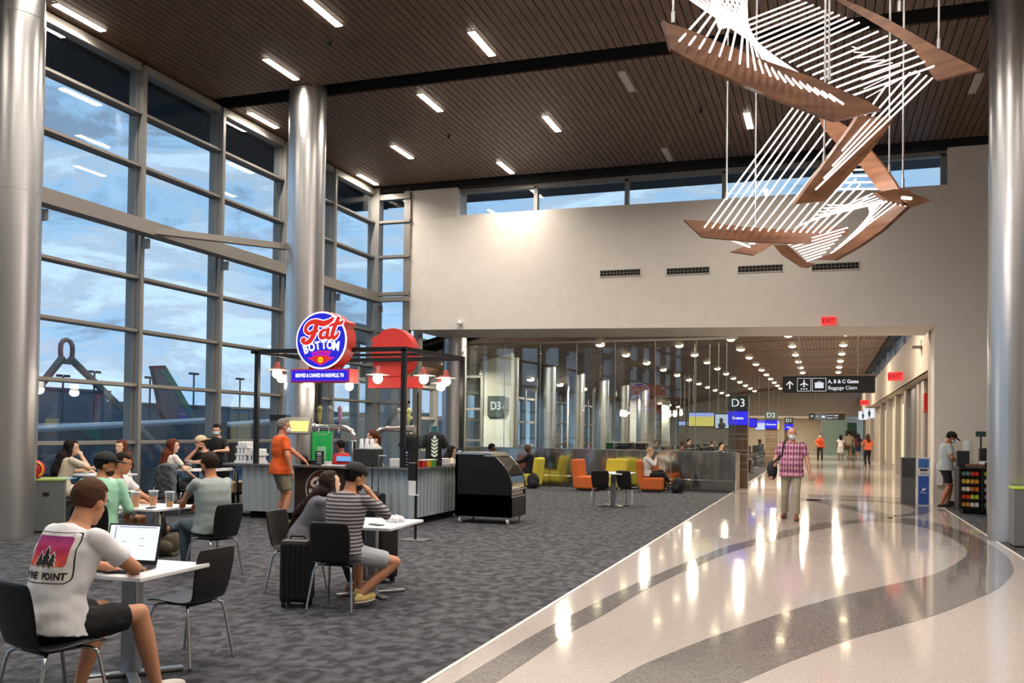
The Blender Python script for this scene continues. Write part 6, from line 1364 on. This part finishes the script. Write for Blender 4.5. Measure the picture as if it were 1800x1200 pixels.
# back print on the white t-shirt
def back_print():
    P=PEOPLE['man in a white t-shirt with a sunset pine tree back print typing on a laptop'];sh=P['shirt'];me=sh.data
    bv=BVHTree.FromPolygons([v.co for v in me.vertices],[list(p.vertices) for p in me.polygons])
    c=P['Nk']-Vector((0,0,.155));W,Hh=.30,.27
    def proj_(u,v,off):
        u+=.022;o=Vector((u,-.8,c.z+v));h=bv.ray_cast(o,Vector((0,1,0)));
        y=h[0].y if h[0] is not None else c.y-.12;return Vector((u,y-off,c.z+v))
    def patch(name,pts2,off,m,n=None):
        bm=bmesh.new();vs=[bm.verts.new((u,v,0)) for u,v in pts2];f=bm.faces.new(vs);bmesh.ops.triangulate(bm,faces=[f])
        for _ in range(4):
            es=[e for e in bm.edges if e.calc_length()>.02]
            if not es: break
            bmesh.ops.subdivide_edges(bm,edges=es,cuts=1,use_grid_fill=False);bmesh.ops.triangulate(bm,faces=bm.faces[:])
        mb=MB();bm.verts.ensure_lookup_table();bm.verts.index_update()
        A=[proj_(v.co.x,v.co.y,off) for v in bm.verts];Bq=[a+Vector((0,.0012,0)) for a in A];fs=[[v.index for v in f.verts] for f in bm.faces];nA=len(A)
        mb.add(A+Bq,fs+[[nA+i for i in f][::-1] for f in fs]);bm.free();return mb.build(name,m,sh,fix=False)
    def rr(w,h,r,cx=0,cy=0,n=6):
        out=[]
        for sx,sy,a0 in((1,1,0),(-1,1,90),(-1,-1,180),(1,-1,270)):
            for k in range(n+1): a=D(a0+90*k/n);out.append((cx+sx*(w/2-r)+r*math.cos(a),cy+sy*(h/2-r)+r*math.sin(a)))
        return out
    patch('print_border',rr(W,Hh,.03),.003,mat('print black','1b1b1d',.8))
    patch('print_white',rr(W-.008,Hh-.008,.027),.0045,mat('print white','e6e3de',.85))
    m=mat('sunset print','b03a6e',.85);N,L,b=nodes(m);tc=N.new('ShaderNodeTexCoord');sp=N.new('ShaderNodeSeparateXYZ');L.new(tc.outputs['Generated'],sp.inputs[0]);r=N.new('ShaderNodeValToRGB');e=r.color_ramp.elements
    e[0].color=(*hexc('e0613f'),1);e[1].color=(*hexc('93307c'),1);q=e.new(.45);q.color=(*hexc('d23c62'),1);L.new(sp.outputs['Z'],r.inputs[0]);L.new(r.outputs[0],b.inputs['Base Color'])
    patch('sunset_print',rr(W-.05,Hh-.11,.018,0,.035),.006,m)
    bk=MATS['print black'];wt=MATS['print white']
    def tree(cx,b,h,w): return [(cx-.12*w,b),(cx-.12*w,b+.12*h),(cx-.5*w,b+.15*h),(cx-.22*w,b+.4*h),(cx-.38*w,b+.42*h),(cx-.14*w,b+.68*h),(cx-.24*w,b+.7*h),(cx,b+h),(cx+.24*w,b+.7*h),(cx+.14*w,b+.68*h),(cx+.38*w,b+.42*h),(cx+.22*w,b+.4*h),(cx+.5*w,b+.15*h),(cx+.12*w,b+.12*h),(cx+.12*w,b)]
    for k,(cx,h,w) in enumerate(((-.045,.075,.055),(.045,.075,.055),(0,.105,.075))):
        patch('tree_outline',tree(cx,-.052,h+.014,w+.018),.0072+.0004*k,wt);patch('tree_print',tree(cx,-.048,h,w),.0084+.0004*k,bk)
    for i,ch in enumerate('PINE POINT'):
        if ch==' ': continue
        vs,fs=text_mb(ch,.052,0,.0015);ox=(i-4.5)*.027
        mb=MB();A=[proj_(-(v.x*-.85)+ox,v.y-.098,.006) for v in vs];mb.add(A,fs);Bq=[a+Vector((0,-.0008,0)) for a in A];mb.add(Bq,[f[::-1] for f in fs]);mb.build('letter_print',bk,sh,fix=False)
back_print()
# jacket draped on chair by the window
def jacket():
    x,y=-11.1,13.75;o=empty('jacket',(x,y,.0),math.radians(-15),'grey jacket draped over the chair back of the red haired woman','jacket');m=MB()
    m.box((0,-.34,.62),(.44,.07,.62),bev=.03);m.box((0,-.25,.90),(.42,.2,.07),bev=.03)
    for sg in(-1,1): cone(m,(sg*.2,-.33,.86),(sg*.24,-.35,.3),.065,.05)
    me=remesh(m,.012,2,.02,7);link('jacket_body',me,mat('grey heather','62666b',.95),o)
jacket()
# bag and strap of the bald man
def sbag():
    P=PEOPLE['bald man in a purple plaid shirt and khaki trousers walking toward the camera'];r=P['root']
    o=empty('shoulder_bag',r.location.copy(),0,'black shoulder bag hanging from the bald man\'s right shoulder','bag');o.rotation_euler=r.rotation_euler
    m=MB();m.ell((.36,-.02,.92),(.10,.15,.19),16,10);m.build('bag_body',mat('bag cloth black','101114',.7),o)
    s=P['SR'];m=MB();m.tube([(.34,.08,1.06),(s.x-.03,.14,1.22),(s.x-.06,.12,s.z+.02),(s.x-.07,.02,s.z+.085),(s.x-.03,-.10,s.z-.0),(s.x+.03,-.16,1.15),(.36,-.12,1.05)],.016,6);m.build('strap',mat('bag cloth black','101114',.7),o)
sbag()
o=empty('duffel',(1.15,65,.75),0,'brown olive duffel bag carried by the tall beige man in the distance','bag');m=MB();m.ell((0,-.1,0),(.35,.16,.17),14,8);m.build('bag_body',mat('olive canvas','4a4430',.8),o);m=MB();m.tube([(-.2,-.1,.15),(-.1,-.1,.3),(.1,-.1,.3),(.2,-.1,.15)],.015,6);m.build('handle',mat('olive canvas','4a4430',.8),o)
o=empty('phone',(-8.44,24.84,.64),1.5,'phone held by the man in black on the yellow lounge chair','phone');m=MB();m.box((0,0,.04),(.075,.012,.15),bev=.003);m.build('body',m_char,o)
